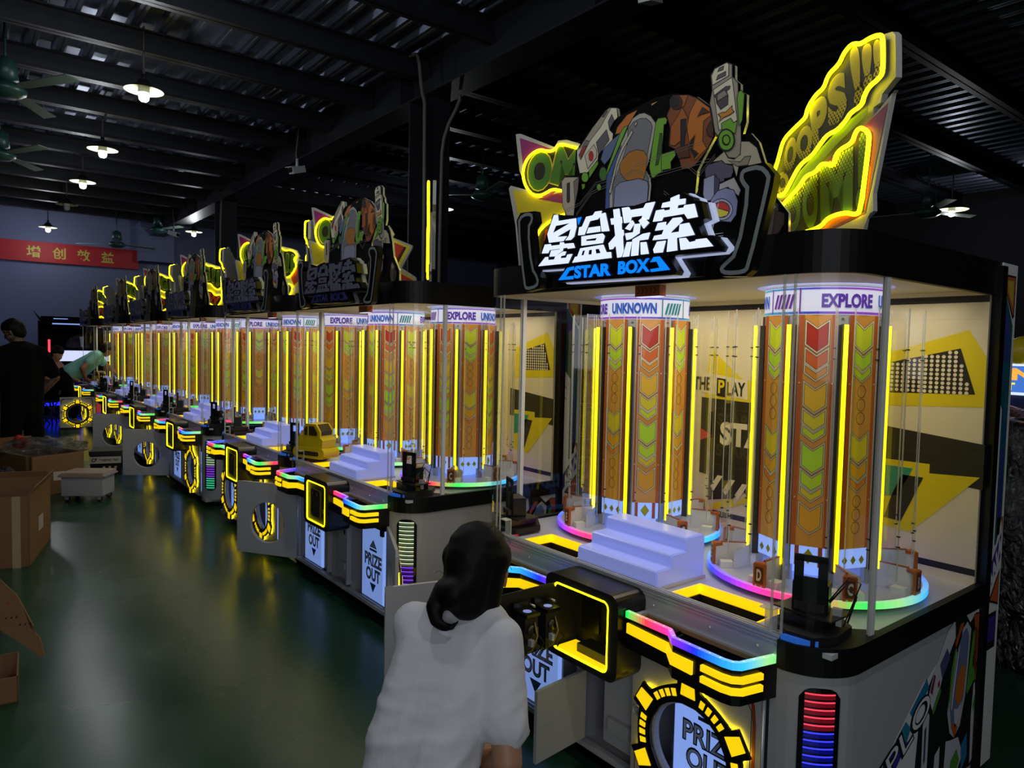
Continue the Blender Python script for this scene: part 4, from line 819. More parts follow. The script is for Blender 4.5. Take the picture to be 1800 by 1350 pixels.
def f_chan(b):        # clear prize channel
    x0, x1, w, z0, z1 = .225, .325, .062, .85, 1.755
    pts = [(x0, -w), (x1, -w), (x1, w), (x0, w)]
    for p, q in zip(pts, pts[1:]): b.poly([(p[0], p[1], z0), (q[0], q[1], z0), (q[0], q[1], z1), (p[0], p[1], z1)], 'acrylic')
    for p in pts: b.box((p[0]-.0018, p[1]-.0018, z0), (p[0]+.0018, p[1]+.0018, z1), 'acrylic_edge')
    for z in (1.62, 1.585, 1.0, .965):
        for p in pts[1:3]: b.box((p[0]-.006, p[1]-.004, z-.002), (p[0]+.004, p[1]+.004, z+.002), 'steel_dark')
def f_divider(ch):
    def f(b):
        b.prism([(.225, .80), (.362, .80), (.362, .872), (.33, .886), (.225, .886)], frame((0, 0, 0), (1, 0, 0), (0, 0, 1), (0, -1, 0)), -.004, .004, 'divider_white')
        b.prism([(.33, -.004), (.362, -.022), (.362, .022), (.33, .004)], frame((0, 0, 0), (1, 0, 0), (0, 1, 0), (0, 0, 1)), .872, .884, 'orange_print'); b.box((.225, -.0045, .885), (.335, .0045, .889), 'orange_print')
        for (y0, y1) in ((.02, .055), (-.055, -.02)): b.box((.30, y0, .80), (.345, y1, .825), 'divider_white')
        b.poly([(.225, .004, .80), (.30, .06, .80), (.30, .06, .865), (.225, .004, .885)], 'divider_white')
        b.box((.358, -.022, .80), (.368, .022, .882), 'orange_print')
        F = frame((.368, 0, 0), (0, 1, 0), (0, 0, 1), (1, 0, 0)); b.flat(rrect(-.016, .815, .016, .872, .006), F, .0006, 'print', lin((92, 46, 20))); b.text(ch, F, .0012, 'print', -.009, .824, .04, .018, lin((225, 214, 190)), .04)
        for u in (-.01, .01): b.flat([(u+.004*cos(j), .807+.004*sin(j)) for j in range(6)], F, .0012, 'print', lin((215, 205, 170)))
        pass
    return f
def f_disc(ph):
    def f(b):
        b.lathe([(.0, .802), (.372, .802)], 'deck_grey', n=64, smooth=False); b.lathe([(.12, .765), (.30, .775), (.37, .784)], 'white_paint', n=48)
        n = 96
        for k in range(n):
            a, a2 = 2*pi*k/n, 2*pi*(k+1)/n; c = rb(ph-k/n*2)
            g = lambda r, a, z: (r*cos(a), r*sin(a), z)
            b.poly([g(.378, a, .784), g(.378, a2, .784), g(.378, a2, .804), g(.378, a, .804)], 'glow', c); b.poly([g(.36, a, .8045), g(.36, a2, .8045), g(.378, a2, .804), g(.378, a, .804)], 'glow', tuple(min(1, x*.7+.1) for x in c))
    return f
def f_steps(b):
    pr = [(.034, .767), (.034, .823)]+arc(.046, .823, .012, 180, 90, 3)+[(.100, .835), (.106, .838), (.108, .845), (.108, .868)]+arc(.120, .868, .012, 180, 90, 3)+[(.182, .880), (.188, .883), (.190, .89), (.190, .918)]+arc(.202, .918, .012, 180, 90, 3)+arc(.285, .918, .012, 90, 0, 3)+[(.297, .767)]
    b.prism(pr, frame((0, 0, 0), (1, 0, 0), (0, 0, 1), (0, 1, 0)), -.195, .195, 'lit_lavender'); b.prism([(x+(.003 if x < .2 else -.003), z-.003) for x, z in pr], frame((0, 0, 0), (1, 0, 0), (0, 0, 1), (0, 1, 0)), -.2, .2, 'lit_lavender')
    b.box((.03, -.205, .766), (.30, .205, .778), 'deck_grey')
    for y in (-.15, .0, .15): b.lathe([(.004, 0), (.003, .002), (0, .002)], 'screw', (.030, y, .777), 6)

# ---- topper
def f_sign(lit):
    def f(b):
        F = FRONT(-.09); W_ = 'lit_sign' if lit else 'sign_dim'; B_ = 'sign_blue' if lit else 'sign_blue_dim'
        bk = mm(SIGN['back']); b.prism(bk, F, -.035, 0, 'black_gloss')
        for p in SIGN['white']: b.prism(mm(p), F, 0, .004, W_)
        for p in SIGN['hole']: b.flat(mm(p), F, .0046, 'black_gloss')
        for p in SIGN['blue']: b.prism(mm(p), F, 0, .004, B_)
        b.text('STAR', F, .004, B_, 0, 0, 1, 1, (1, 1, 1), .05, quad=mm(SIGN['star'])); b.text('BOX', F, .004, B_, 0, 0, 1, 1, (1, 1, 1), .05, quad=mm(SIGN['box']))
        big = [(u*1.012+.003, 1.98+(v-1.98)*1.02-.002) for u, v in bk]; b.prism(big, F, -.060, -.038, 'glow' if lit else 'acrylic_edge', col=(.30, .34, .5) if lit else (1, 1, 1))
        b.prism([(-.36, 1.835), (.40, 1.835), (.42, 1.945), (-.38, 1.945)], F, -.10, -.062, 'black_gloss'); b.box((-.03, -.40, 1.84), (.0, .36, 1.96), 'black_gloss')
    return f
def f_bracket(k):
    def f(b):
        F = FRONT(-.075); b.prism(mm(BRK[k]), F, -.03, 0, 'black_gloss'); b.stroke(smoothpath(mm(BRK[k+'p']), True, 1), F, .001, .0125, 'bracket_grey', closed=True)
    return f
def f_tracery(b):     # clear engraved plate behind the sign
    F = FRONT(-.02)
    for p in ([(-.20, 2.10), (-.12, 2.17), (.05, 2.20), (.10, 2.23), (.20, 2.24), (.38, 2.25)], [(-.35, 2.10), (-.18, 2.14), (-.10, 2.20), (.10, 2.21), (.16, 2.18), (.40, 2.19)], [(.22, 2.12), (.42, 1.98), (.44, 2.06)], [(.25, 2.06), (.42, 1.96)], [(.30, 2.20), (.36, 2.15), (.42, 2.20)], [(.28, 2.02), (.40, 1.955), (.46, 1.955)]):
        for d in (0, .008): b.stroke([(u, v+d) for u, v in p], F, 0, .0016, 'screw')
def f_mech(b):
    F = FRONT(.08); bk = mm(MECH[0][1])
    b.prism(bk, F, -.012, 0, 'board_black', side='acrylic_edge')
    for k, (c, p) in enumerate(MECH[1:]):
        p = mm(p); w = .0006+.00022*k
        b.flat(p, F, w, 'print', lin(c)); b.stroke(p, F, w+.0001, .0024, 'print', lin((14, 12, 12)), True)
BRD = {'O': ((.15, -.82), (.527, .85), (-.85, .527)), 'L': ((.15, .78), (.527, -.85), (-.85, -.527))}
def BF(k): o, d, n = BRD[k]; return frame((o[0], o[1], 0), (d[0], d[1], 0), (0, 0, 1), (n[0], n[1], 0))
def dots(b, F, w, poly, col, step, grow, flip=False):
    us = [p[0] for p in poly]; vs = [p[1] for p in poly]; u0, u1, v0, v1 = min(us), max(us), min(vs), max(vs)
    def inside(u, v):
        r = False; n = len(poly)
        for i in range(n):
            (a, c), (d, e) = poly[i], poly[(i+1) % n]
            if (c > v) != (e > v) and u < (d-a)*(v-c)/(e-c)+a: r = not r
        return r
    v = v0+step/2; row = 0
    while v < v1:
        u = u0+(step/2 if row % 2 else 0)
        t = (v-v0)/(v1-v0); t = 1-t if not flip else t
        rr = step*.40*min(1, max(0, (t-.42)*1.9))*grow
        while u < u1:
            if rr > step*.05 and inside(u, v): b.flat([(u+rr*cos(k*pi/3), v+rr*sin(k*pi/3)) for k in range(6)], F, w, 'print', col)
            u += step
        v += step*.6; row += 1
GRN, YLW, MAG, ORD = lin((88, 128, 22)), lin((206, 186, 24)), lin((134, 34, 104)), lin((190, 66, 40))
OEDGE = [(.62, 2.03)]
def f_oops(b):
    F = BF('O')
    top = mm(OOPS['top']); low = mm(OOPS['bottom'])
    up_ = [(.68, 2.10), (.66, 2.26)] + [p for p in top if p[0] < .63]
    b.prism(up_ + [(.03, 2.16), (.06, 2.02), (.60, 2.02)], F, -.03, -.012, 'board_edge')
    lo_ = [(-.085, 2.305), (-.075, 2.30), (-.01, 2.05), (-.015, 2.0), (.02, 1.985), (.03, 1.946), (.62, 1.946), (.66, 2.15), (.40, 2.13), (.15, 2.20)]
    b.prism(lo_, F, -.012, 0, 'board_edge')
    q = lambda p, c, w: b.flat(p, F, w, 'print', c)
    q(mm(OOPS['green'])+[], lin((104, 140, 24)), .0008)
    q([(-.06, 2.28), (.02, 2.0), (.45, 1.95), (.60, 2.0), (.60, 2.12), (.40, 2.16), (.15, 2.22)], MAG, .0012)
    q([(.0, 2.12), (.02, 2.01), (.45, 1.955), (.60, 1.96), (.60, 2.10), (.35, 2.12), (.2, 2.17), (.06, 2.2)], ORD, .0016)
    q([(-.005, 2.0), (.45, 1.95), (.03, 1.95)], lin((210, 196, 150)), .002)
    n1 = smoothpath(mm(OOPS['neon1']), True, 1); n2 = mm(OOPS['neon2'])
    q(n1, lin((26, 22, 8)), .0022); q(n2+[(.60, 1.97), (.60, 2.10)], lin((24, 20, 8)), .0022)
    S_ = {'O1': 'O', 'O2': 'O', 'O3': 'O', 'P': 'P', 'S': 'S', 'X1': '!', 'X2': '!', 'X3': '!', 'b1': 'O', 'b2': 'O', 'b3': 'M', 'b4': '!'}
    for k, pl in OOPS['letters'].items():
        g = mm(pl); yl = k[0] != 'b'
        b.text(S_[k], F, .0030, 'print', 0, 0, 1, 1, YLW if yl else GRN, .06, quad=g)
        dots(b, F, .0036, g, lin((34, 28, 8)) if yl else lin((170, 190, 60)), .0155, 1.0, not yl)
    b.text('B', F, .003, 'print', 0, 0, 1, 1, GRN, .06, quad=[(.585, 1.995), (.49, 1.99), (.49, 2.10), (.585, 2.09)])
def f_oopsneon(b):
    F = BF('O'); b.tube([F(u, v, .012) for u, v in smoothpath(mm(OOPS['neon1']), True, 2)], .0065, 'neon_yellow', 7, True)
    b.tube([F(u, v, .012) for u, v in smoothpath([(.585, 2.11)]+mm(OOPS['neon2']), False, 2)], .0065, 'neon_yellow', 7)
OMGN = [(.274, 2.480), (.214, 2.501), (.193, 2.500), (.174, 2.475), (.143, 2.475), (.102, 2.488), (.051, 2.455), (.028, 2.398), (.038, 2.339), (.070, 2.293), (.107, 2.281), (.137, 2.289), (.173, 2.309), (.219, 2.297), (.30, 2.27), (.36, 2.24), (.44, 2.24), (.47, 2.20), (.551, 2.156), (.644, 2.266), (.602, 2.329), (.640, 2.353), (.617, 2.391), (.557, 2.411), (.519, 2.400), (.47, 2.43), (.40, 2.43), (.36, 2.46)]
OMGP = [(.10, 2.02), (.10, 2.12), (.20, 2.19), (.30, 2.20), (.36, 2.16), (.45, 2.16), (.50, 2.10), (.57, 2.12), (.60, 2.07), (.55, 2.0), (.50, 1.97), (.42, 2.03), (.34, 1.98), (.26, 2.03), (.18, 1.97)]
def f_omg(b):
    F = BF('L')
    b.prism([(-.012, 2.566), (.012, 2.566), (.173, 2.495), (.19, 2.522), (.23, 2.522), (.36, 2.475), (.47, 2.445), (.56, 2.425), (.63, 2.405), (.662, 2.352), (.645, 2.335), (.80, 2.275), (.798, 2.255), (.72, 2.125), (.83, 2.06), (.85, 1.946), (.02, 1.946), (-.005, 2.16), (-.04, 2.325), (-.03, 2.337), (.05, 2.312), (.01, 2.40)], F, -.014, 0, 'board_edge')
    q = lambda p, c, w: b.flat(p, F, w, 'print', c)
    q([(.008, 2.548), (.17, 2.483), (.30, 2.40), (.15, 2.27), (.06, 2.30), (.03, 2.40)], MAG, .0008)
    q([(-.02, 2.318), (.06, 2.30), (.22, 2.243), (.5, 2.2), (.5, 1.95), (.04, 1.95), (.008, 2.20)], lin((198, 180, 26)), .0012); q([(.10, 2.27), (.215, 2.295), (.22, 2.244)], MAG, .0016)
    q([(.56, 2.16), (.66, 2.32), (.785, 2.265), (.705, 2.13), (.60, 2.08)], lin((212, 196, 60)), .001); q([(.57, 2.17), (.66, 2.30), (.74, 2.268), (.66, 2.15), (.60, 2.10)], lin((180, 50, 40)), .0014); q([(.66, 2.15), (.69, 2.15), (.757, 2.262), (.74, 2.268)], lin((60, 22, 12)), .0018)
    q([(.55, 2.0), (.72, 2.10), (.82, 2.05), (.83, 1.95), (.55, 1.95)], lin((200, 170, 40)), .001); q([(.66, 2.08), (.71, 2.09), (.81, 2.04), (.82, 1.96)], lin((176, 48, 40)), .0014)
    q(smoothpath(OMGN, True, 1), lin((18, 18, 8)), .0022); q(OMGP, lin((40, 16, 10)), .0022)
    for ch, g in (('O', [(.05, 2.31), (.155, 2.305), (.168, 2.475), (.055, 2.475)]), ('M', [(.155, 2.34), (.30, 2.29), (.295, 2.475), (.19, 2.495)]), ('G', [(.31, 2.285), (.42, 2.26), (.41, 2.43), (.32, 2.455)]), ('!', [(.44, 2.26), (.48, 2.24), (.50, 2.40), (.45, 2.41)]), ('!', [(.505, 2.225), (.545, 2.21), (.555, 2.375), (.515, 2.385)]), ('!', [(.56, 2.20), (.60, 2.235), (.61, 2.36), (.57, 2.375)])):
        cx = sum(p[0] for p in g)/4; cz = sum(p[1] for p in g)/4; G2 = [(cx+(u-cx)*1.1, cz+(v-cz)*1.06) for u, v in g]
        b.text(ch, F, .0028, 'print', 0, 0, 1, 1, YLW, .07, quad=G2); b.text(ch, F, .0034, 'print', 0, 0, 1, 1, lin((64, 112, 22)), .06, quad=g)
    for ch, g in (('P', [(.13, 2.02), (.25, 2.06), (.27, 2.17), (.14, 2.13)]), ('O', [(.27, 2.06), (.37, 2.04), (.38, 2.14), (.28, 2.17)]), ('W', [(.39, 2.05), (.53, 2.0), (.56, 2.09), (.40, 2.14)])):
        b.text(ch, F, .0028, 'print', 0, 0, 1, 1, lin((190, 54, 36)), .06, quad=g)
def f_omgneon(b):
    F = BF('L'); b.tube([F(u, v, .012) for u, v in smoothpath(OMGN, True, 2)], .0062, 'neon_yellow', 7, True)
    b.tube([F(u, v, .012) for u, v in smoothpath(OMGP, True, 2)], .0062, 'neon_yellow', 7, True)
def f_caster(b):
    b.tube([(0, -.014, .032), (0, .014, .032)], .032, 'rubber', 14); b.box((-.02, -.02, .03), (.02, -.016, .065), 'aluminium'); b.box((-.02, .016, .03), (.02, .02, .065), 'aluminium'); b.box((-.035, -.03, .062), (.035, .03, .07), 'aluminium')

GRADS = [[(1, .02, .06), (.01, .02, 1), (.01, .02, 1), (.01, .03, 1), (.02, .5, .9)], [(.6, .8, .45), (.65, .8, .45), (.25, .04, 1), (.25, .05, .95)], [(.1, .6, .9), (.5, .8, .5), (.25, .05, 1), (.1, .8, .3)], [(.05, .5, 1), (.6, .9, .5), (.35, .05, 1), (.05, .9, .4)], [(.1, .8, .3), (1, .1, .1), (.05, .1, 1)], [(.05, .8, .2), (1, .05, .08), (.02, .05, 1)], [(.05, .8, .2), (1, .05, .08), (.02, .05, 1)]]
def machine(yc, label, i, lit, dl, dr, coin):
    t = empty('prize_machine', (FX, yc, 0), 0, label, 'arcade machine', 'prize machines in a row')
    part('cabinet', t, f_cabinet); [part('corner_band', t, f_band(s), key='band%d' % s) for s in LS]; part('deck', t, f_deck); part('front_rail', t, f_rail)
    for s in LS:
        part('prize_chute', t, f_chute, (0, s*.405, 0))
        n = 'l' if s > 0 else 'r'
        tr = part('control_tray', t, f_tray(s), key='tray'+n); part('rim_light', tr, f_trayled(s, i*.13+(0 if s < 0 else .4)), key='trl%s%d' % (n, i % 3)); part('light_bar', tr, f_traybars(s), key='trb'+n); part('screen', tr, f_screen(s), key='scr'+n)
        ang = -R(dl) if s > 0 else R(dr)
        d = part('prize_door', t, f_pdoor(s), (-.002, s*.655, 0), ang, key='pd'+n); part('gear_ring', d, f_gear(s), key='pg'+n); part('gear_light', d, f_gearlight(s), key='pl'+n); part('lock', d, f_dlock(s), (-.024, -s*.478, .35), key='lk'+n)
        w = part('prize_window', t, f_window(s), key='pw'+n); part('window_pane', w, f_pane(s), key='pp'+n)
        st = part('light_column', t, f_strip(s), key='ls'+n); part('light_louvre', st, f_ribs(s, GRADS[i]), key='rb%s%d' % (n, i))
        part('corner_glass', t, f_corner_glass(s), key='cg'+n); part('side_glass', t, f_side_glass(s), key='sg'+n); part('corner_post', t, f_post(s), key='po'+n)
        part('stop_bracket', t, f_stop, (.03, s*.64, 0))
        part('side_decal', t, f_sideart(s), key='sa'+n)
        # rotating column
        tt = part('prize_turntable', t, f_disc(.28 if s < 0 else .23), (TR, s*.43, 0), key='td'+n)
        co = part('prize_column', t, f_core, (TR, s*.43, 0), R(2 if s < 0 else 27)); part('header_ring', co, f_ring, None, R(205 if s < 0 else 90), key='ring'); part('ceiling_halo', t, f_halo, (TR, s*.43, 0))
        for k in range(8):
            a = R((182 if s < 0 else 207)+45*k); a2 = a+R(22.5)
            b0 = R(45*k+180); b1 = b0+R(22.5); ch = ('DCBAHGFE' if s < 0 else 'FGHABCDE')[k]
            part('light_tube', co, f_ltube, None, b0); part('arrow_panel', co, f_panel(k % 2), None, b1, key='ap%d' % (k % 2)); part('panel_skirt', co, f_skirt(k % 2), None, b1, key='sk%d' % (k % 2)); part('prize_channel', co, f_chan, None, b1)
            part('letter_divider', tt, f_divider(ch), None, a, key='dv'+ch)
    part('corner_scanner', t, f_scanner, key='scan')
    sc2 = part('corner_scanner', t, f_scanner, key='scan'); sc2.scale = (1, -1, 1)
    part('coin_box', t, f_coinbox); cdoor = None
    part('coin_box_light', t, f_coinneon, key='cn')
    cdoor = part('coin_door', t, f_coindoor, (-.125, .133, 0), -R(coin), key='cdoor')
    for y in (-.09, -.185): part('coin_mechanism', cdoor, f_coinmech, (0, y, .61), key='cm').scale = (1.25, 1.2, 1.25)
    part('lock', cdoor, f_lock, (.004, -.24, .585), key='clock')
    part('canopy', t, f_canopy); part('canopy_ceiling', t, f_canceil); part('lamp_box', t, f_lampbox)
    part('back_panel', t, f_backpanel); part('rear_housing', t, f_rear)
    for s in LS: part('corner_decal', t, f_postart(s), key='pa%d' % s)
    part('display_steps', t, f_steps)
    part('sign_board', t, f_sign(lit), key='sign%d' % lit); part('sign_bracket', t, f_bracket('R'), key='bR'); part('sign_bracket', t, f_bracket('L'), key='bL'); part('engraved_plate', t, f_tracery)
    part('suit_cutout', t, f_mech)
    w = part('comic_board', t, f_oops, key='oops'); part('neon_tube', w, f_oopsneon, key='oopsn')
    w = part('comic_board', t, f_omg, key='omg'); part('neon_tube', w, f_omgneon, key='omgn')
    for x in (.12, 1.0):
        for s in LS: part('caster', t, f_caster, (x, s*.72, 0))
    l = bpy.data.lights.new('canopy_light', 'AREA'); l.shape = 'RECTANGLE'; l.size = .8; l.size_y = 1.5; l.energy = 9.5 if i < 2 else 8; l.color = (1.0, .90, .74); l.spread = R(150)
    o = bpy.data.objects.new('canopy_light', l); COL.objects.link(o); o.parent = t; o.location = (.6, 0, 1.83)
    return t
m1 = machine(1.79, 'nearest and largest prize machine, white star sign lit, coin door swung open', 0, 1, 105, 0, 90)
m2 = machine(4.14, 'second prize machine from the viewer, yellow toy digger on it, both round-holed doors open', 1, 0, 146, 157, 0)
m3 = machine(5.83, 'third prize machine, standing flush behind the one with the toy digger', 2, 0, 0, 0, 0)
m4 = machine(7.92, 'fourth prize machine, one glowing gear door shut, the other round-holed door swung out', 3, 0, 124, 0, 0)
m5 = machine(9.94, 'fifth prize machine from the viewer, before the last two of the row', 4, 0, 118, 0, 0)
m6 = machine(12.02, 'sixth prize machine, second from the far end of the row', 5, 0, 0, 0, 0)
m7 = machine(14.70, 'farthest prize machine, person in teal leaning into it, gear door swung out', 6, 0, 0, 88, 0)
# the small service flap hanging open under the nearest coin box
M = MB(); M.box((-.014, 0, .122), (0, .27, .385), 'white_paint')
fp = M.build('service_flap', m1, (-.002, .11, 0), R(96)); M = MB(); M.lathe([(.012, 0), (.012, .004), (.006, .004), (0, .003)], 'aluminium', (-.016, .22, .26), 12, axis=0); M.build('lock', fp)
# ------------------------------------------------------------------ toy digger on the second machine
mat('toy_yellow', (206, 180, 24), .35); mat('toy_dark', (52, 46, 20), .4)
t = empty('toy_digger', (FX+.12, 4.14+.62, .80), R(-68), 'yellow toy digger standing on the corner of the second machine', 'toy')
fr = frame((0, -.075, 0), (1, 0, 0), (0, 0, 1), (0, 1, 0))
M = MB(); M.prism(rrect(-.15, .0, .15, .075, .036, 6), fr, 0, .15, 'toy_yellow'); M.prism(rrect(-.10, .02, .10, .05, .014, 4), fr, -.004, 0, 'toy_dark'); M.prism(rrect(-.11, .016, .11, .056, .018, 4), fr, -.003, 0, 'toy_yellow'); M.build('track_base', t)
M = MB(); M.prism([(-.11, .075), (.12, .075), (.125, .13), (.10, .15), (.10, .19), (.06, .24), (-.03, .24), (-.055, .22), (-.06, .16), (-.10, .155), (-.115, .13)], fr, .01, .14, 'toy_yellow')
for k in range(4): M.box((-.09+.02*k, -.068, .09), (-.08+.02*k, -.062, .14), 'toy_yellow')
M.build('body', t)
M = MB(); M.prism([(.0, .16), (.075, .16), (.075, .185), (.045, .225), (.0, .225)], fr, .006, .012, 'toy_dark'); M.prism([(-.045, .16), (-.018, .16), (-.018, .22), (-.03, .22), (-.045, .20)], fr, .006, .012, 'toy_dark'); M.prism([(.10, .16), (.104, .19), (.066, .238), (.06, .23)], frame((0, -.05, 0), (1, 0, 0), (0, 0, 1), (0, 1, 0)), 0, .1, 'toy_dark'); M.build('window', t)
t2 = t.copy(); COL.objects.link(t2); t2.location = (FX+.15, 14.70-.1, .78); t2['label'] = 'yellow toy digger inside the farthest machine under the man in teal'
for c in list(t.children):
    q = c.copy(); COL.objects.link(q); q.parent = t2
t['group'] = t2['group'] = 'toy diggers'

# ------------------------------------------------------------------ boxes and clutter on the left of the aisle
mat('card', (128, 94, 58), .75, bump=(18, .12, (1, 1, 1))); mat('card_inside', (128, 92, 56), .8); mat('card_dark', (104, 76, 48), .8); mat('label_white', (190, 186, 176), .6); mat('foam', (196, 192, 178), .7); mat('tape', (170, 150, 112), .25)
def carton(name, loc, rz, w, d, h, label, flaps=(), group='cartons on the floor', marks=True, t_=.006):
    """open carton: w along local x, d along local y"""
    t = empty(name, loc, rz, label, 'box', group)
    M = MB()
    for a, b in (((-w/2, -d/2, 0), (w/2, -d/2+t_, h)), ((-w/2, d/2-t_, 0), (w/2, d/2, h)), ((-w/2, -d/2, 0), (-w/2+t_, d/2, h)), ((w/2-t_, -d/2, 0), (w/2, d/2, h)), ((-w/2, -d/2, 0), (w/2, d/2, t_))): M.box(a, b, 'card')
    M.box((-w/2+t_, -d/2+t_, t_), (w/2-t_, d/2-t_, t_*1.5), 'card_inside')
    M.build('carton_body', t)
    for (side, ang, ln) in flaps:
        M = MB(); a = R(ang)
        if side == 'x+': fr = frame((w/2, 0, h), (0, 1, 0), (cos(a), 0, sin(a))); L = d
        elif side == 'x-': fr = frame((-w/2, 0, h), (0, 1, 0), (-cos(a), 0, sin(a))); L = d
        elif side == 'y-': fr = frame((0, -d/2, h), (1, 0, 0), (0, -cos(a), sin(a))); L = w
        else: fr = frame((0, d/2, h), (1, 0, 0), (0, cos(a), sin(a))); L = w
        M.prism([(-L/2, 0), (L/2, 0), (L/2-.02, ln*.93), (L*.1, ln), (-L/2+.01, ln*.97)], fr, -t_/2, t_/2, 'card'); M.build('flap', t)
    if marks:
        M = MB(); F = frame((0, -d/2-.0008, 0), (1, 0, 0), (0, 0, 1), (0, -1, 0)); ink = lin((70, 46, 30))
        for k in range(4):
            u = -w/2+.05+k*.065; M.stroke(rrect(u, .05, u+.05, .10, .004, 1), F, 0, .003, 'print', ink, True)
        for k in range(4): u = -w/2+.075+k*.065; M.flat([(u-.008, .065), (u+.008, .065), (u+.002, .09), (u-.002, .09)], F, 0, 'print', ink)
        M.build('printed_marks', t)
        M = MB(); G = frame((w/2+.0012, 0, 0), (0, 1, 0), (0, 0, 1), (1, 0, 0)); M.flat([(-d*.1, h*.35), (d*.12, h*.33), (d*.12, h*.55), (-d*.1, h*.57)], G, 0, 'label_white'); M.build('label', t)
        M = MB(); M.box((w/2-.10, -d/2-.001, 0), (w/2-.05, -d/2+.0, h), 'tape'); M.build('tape_strip', t)
    return t
def crumple(name, loc, rx, ry, rz_, mt, label, cat, seed, amp=.35, fq=5.0, flat=.0):
    bm = bmesh.new(); bmesh.ops.create_icosphere(bm, subdivisions=5, radius=1)
    for v in bm.verts:
        n = noise.noise(v.co*fq*.5+Vector((seed, 0, 0)))*amp + abs(noise.noise(v.co*fq+Vector((0, seed, 0))))*amp*.6 + noise.noise(v.co*fq*2.3+Vector((seed, seed, 0)))*amp*.25
        v.co *= (1+n); v.co.x *= rx; v.co.y *= ry; v.co.z = max(-.75+flat, v.co.z)*rz_
    me = bpy.data.meshes.new(name); bm.to_mesh(me); bm.free(); me.materials.append(MATS[mt])
    me.polygons.foreach_set('use_smooth', [True]*len(me.polygons))
    o = place(name, me, None, loc); return tag(o, label, cat)
carton('cardboard_box', (.16, 6.36, 0), R(-14), .66, .80, .50, 'open cardboard box nearest the viewer on the left, flaps up, white label on its side', (('x+', 60, .07), ('y+', 105, .05), ('x-', 110, .08)))
carton('cardboard_box', (.62, 8.98, 0), R(-66), .95, .52, .41, 'large open carton with clear wrap on top before the man in black', (('x-', 95, .10),))
crumple('plastic_wrap', (.72, 9.0, .42), .34, .22, .10, 'film', 'crumpled clear plastic wrap lying on top of the large carton', 'plastic wrap', 3.1)
mat('toy_red', (180, 24, 30), .6)
crumple('red_plush', (.52, 9.2, .47), .06, .06, .08, 'toy_red', 'small red plush sticking up behind the large carton', 'toy', 9.0, .12, 2)
M = MB(); M.box((-.025, -.012, 0), (.025, .012, 1.02), 'white_paint'); M.box((-.035, -.02, 0), (.035, .02, .02), 'white_paint'); o = M.build('white_batten', None, (.62, 10.05, 0)); tag(o, 'upright white batten standing beside the man in black', 'batten')
# low pile at the left edge
carton('cardboard_box', (.02, 7.55, 0), R(-20), .66, .5, .30, 'low carton under the foam tray and plastic bags at the left edge', (), marks=False)
t = empty('foam_tray', (-.02, 7.45, .305), R(-20), 'cream foam tray lying on the low carton', 'tray')
M = MB(); M.box((-.22, -.18, 0), (.22, .18, .05), 'foam'); M.box((-.2, -.16, .05), (.2, .16, .06), 'foam'); M.build('tray_body', t)
M = MB(); M.box((-.22, -.19, .05), (.22, -.16, .085), 'foam'); M.box((.19, -.18, .05), (.22, .18, .085), 'foam'); M.build('rim', t)
crumple('plastic_bag', (-.02, 7.50, .45), .22, .17, .16, 'film', 'crumpled clear plastic bag heaped on the foam tray', 'plastic bag', 12.5, .5, 6)
crumple('plastic_bag', (-.02, 6.95, .24), .24, .16, .14, 'film', 'crushed clear plastic behind the nearest open cardboard box', 'plastic bag', 22.5, .5, 6)
mat('tape_pink', (190, 140, 130), .4)
M = MB(); M.lathe([(.03, 0), (.055, 0), (.055, .07), (.03, .07), (.03, 0)], 'tape_pink', n=24); o = M.build('tape_roll', None, (.22, 7.62, .305)); tag(o, 'pinkish roll of tape standing behind the foam tray', 'tape roll')
crumple('black_bag', (.32, 7.75, .33), .10, .08, .09, 'black_matte', 'small black bag beside the pinkish tape roll', 'bag', 4.4)
# white trolley
t = empty('trolley', (1.02, 8.10, 0), R(-32), 'low white trolley on casters with clear-wrapped boards on top', 'trolley')
M = MB(); M.box((-.19, -.13, .06), (.19, .13, .245), 'white_paint'); M.build('trolley_body', t)
mat('wood_wrap', (170, 150, 128), .2)
M = MB(); M.box((-.215, -.15, .246), (.215, .15, .262), 'wood_wrap'); M.box((-.205, -.15, .262), (.205, .14, .276), 'wood_wrap'); M.box((-.19, -.14, .276), (.2, .15, .288), 'wood_wrap'); M.build('board_stack', t)
for x in (-.15, .15):
    for y in (-.1, .1):
        M = MB(); M.tube([(0, -.01, .026), (0, .01, .026)], .026, 'rubber', 12); M.box((-.018, -.014, .02), (.018, .014, .06), 'aluminium'); M.build('caster', t, (x, y, 0))
# black equipment box with white label band
t = empty('equipment_box', (1.46, 9.62, 0), R(-16), 'black equipment box with a white label band beside the large carton', 'box')
M = MB(); M.box((-.20, -.2, 0), (.12, .2, .24), 'black_gloss'); M.build('box_body', t)
M = MB(); M.box((-.21, -.21, .235), (.13, .21, .285), 'black_matte'); M.build('lid', t)
M = MB(); F = frame((0, -.2008, 0), (1, 0, 0), (0, 0, 1), (0, -1, 0)); M.flat([(-.20, .14), (.12, .14), (.12, .22), (-.20, .22)], F, 0, 'label_white')
M.text('多功能切纸连弯机', F, .001, 'print', -.11, .165, .03, .20, lin((20, 20, 24)), .02); M.text('CF', F, .001, 'print', -.185, .158, .045, .06, lin((20, 20, 24)), .04, shear=.3)
for k in range(3): M.flat([(-.07+.06*k, .085), (-.045+.06*k, .085), (-.045+.06*k, .105), (-.07+.06*k, .105)], F, 0, 'label_white')
M.build('label', t)
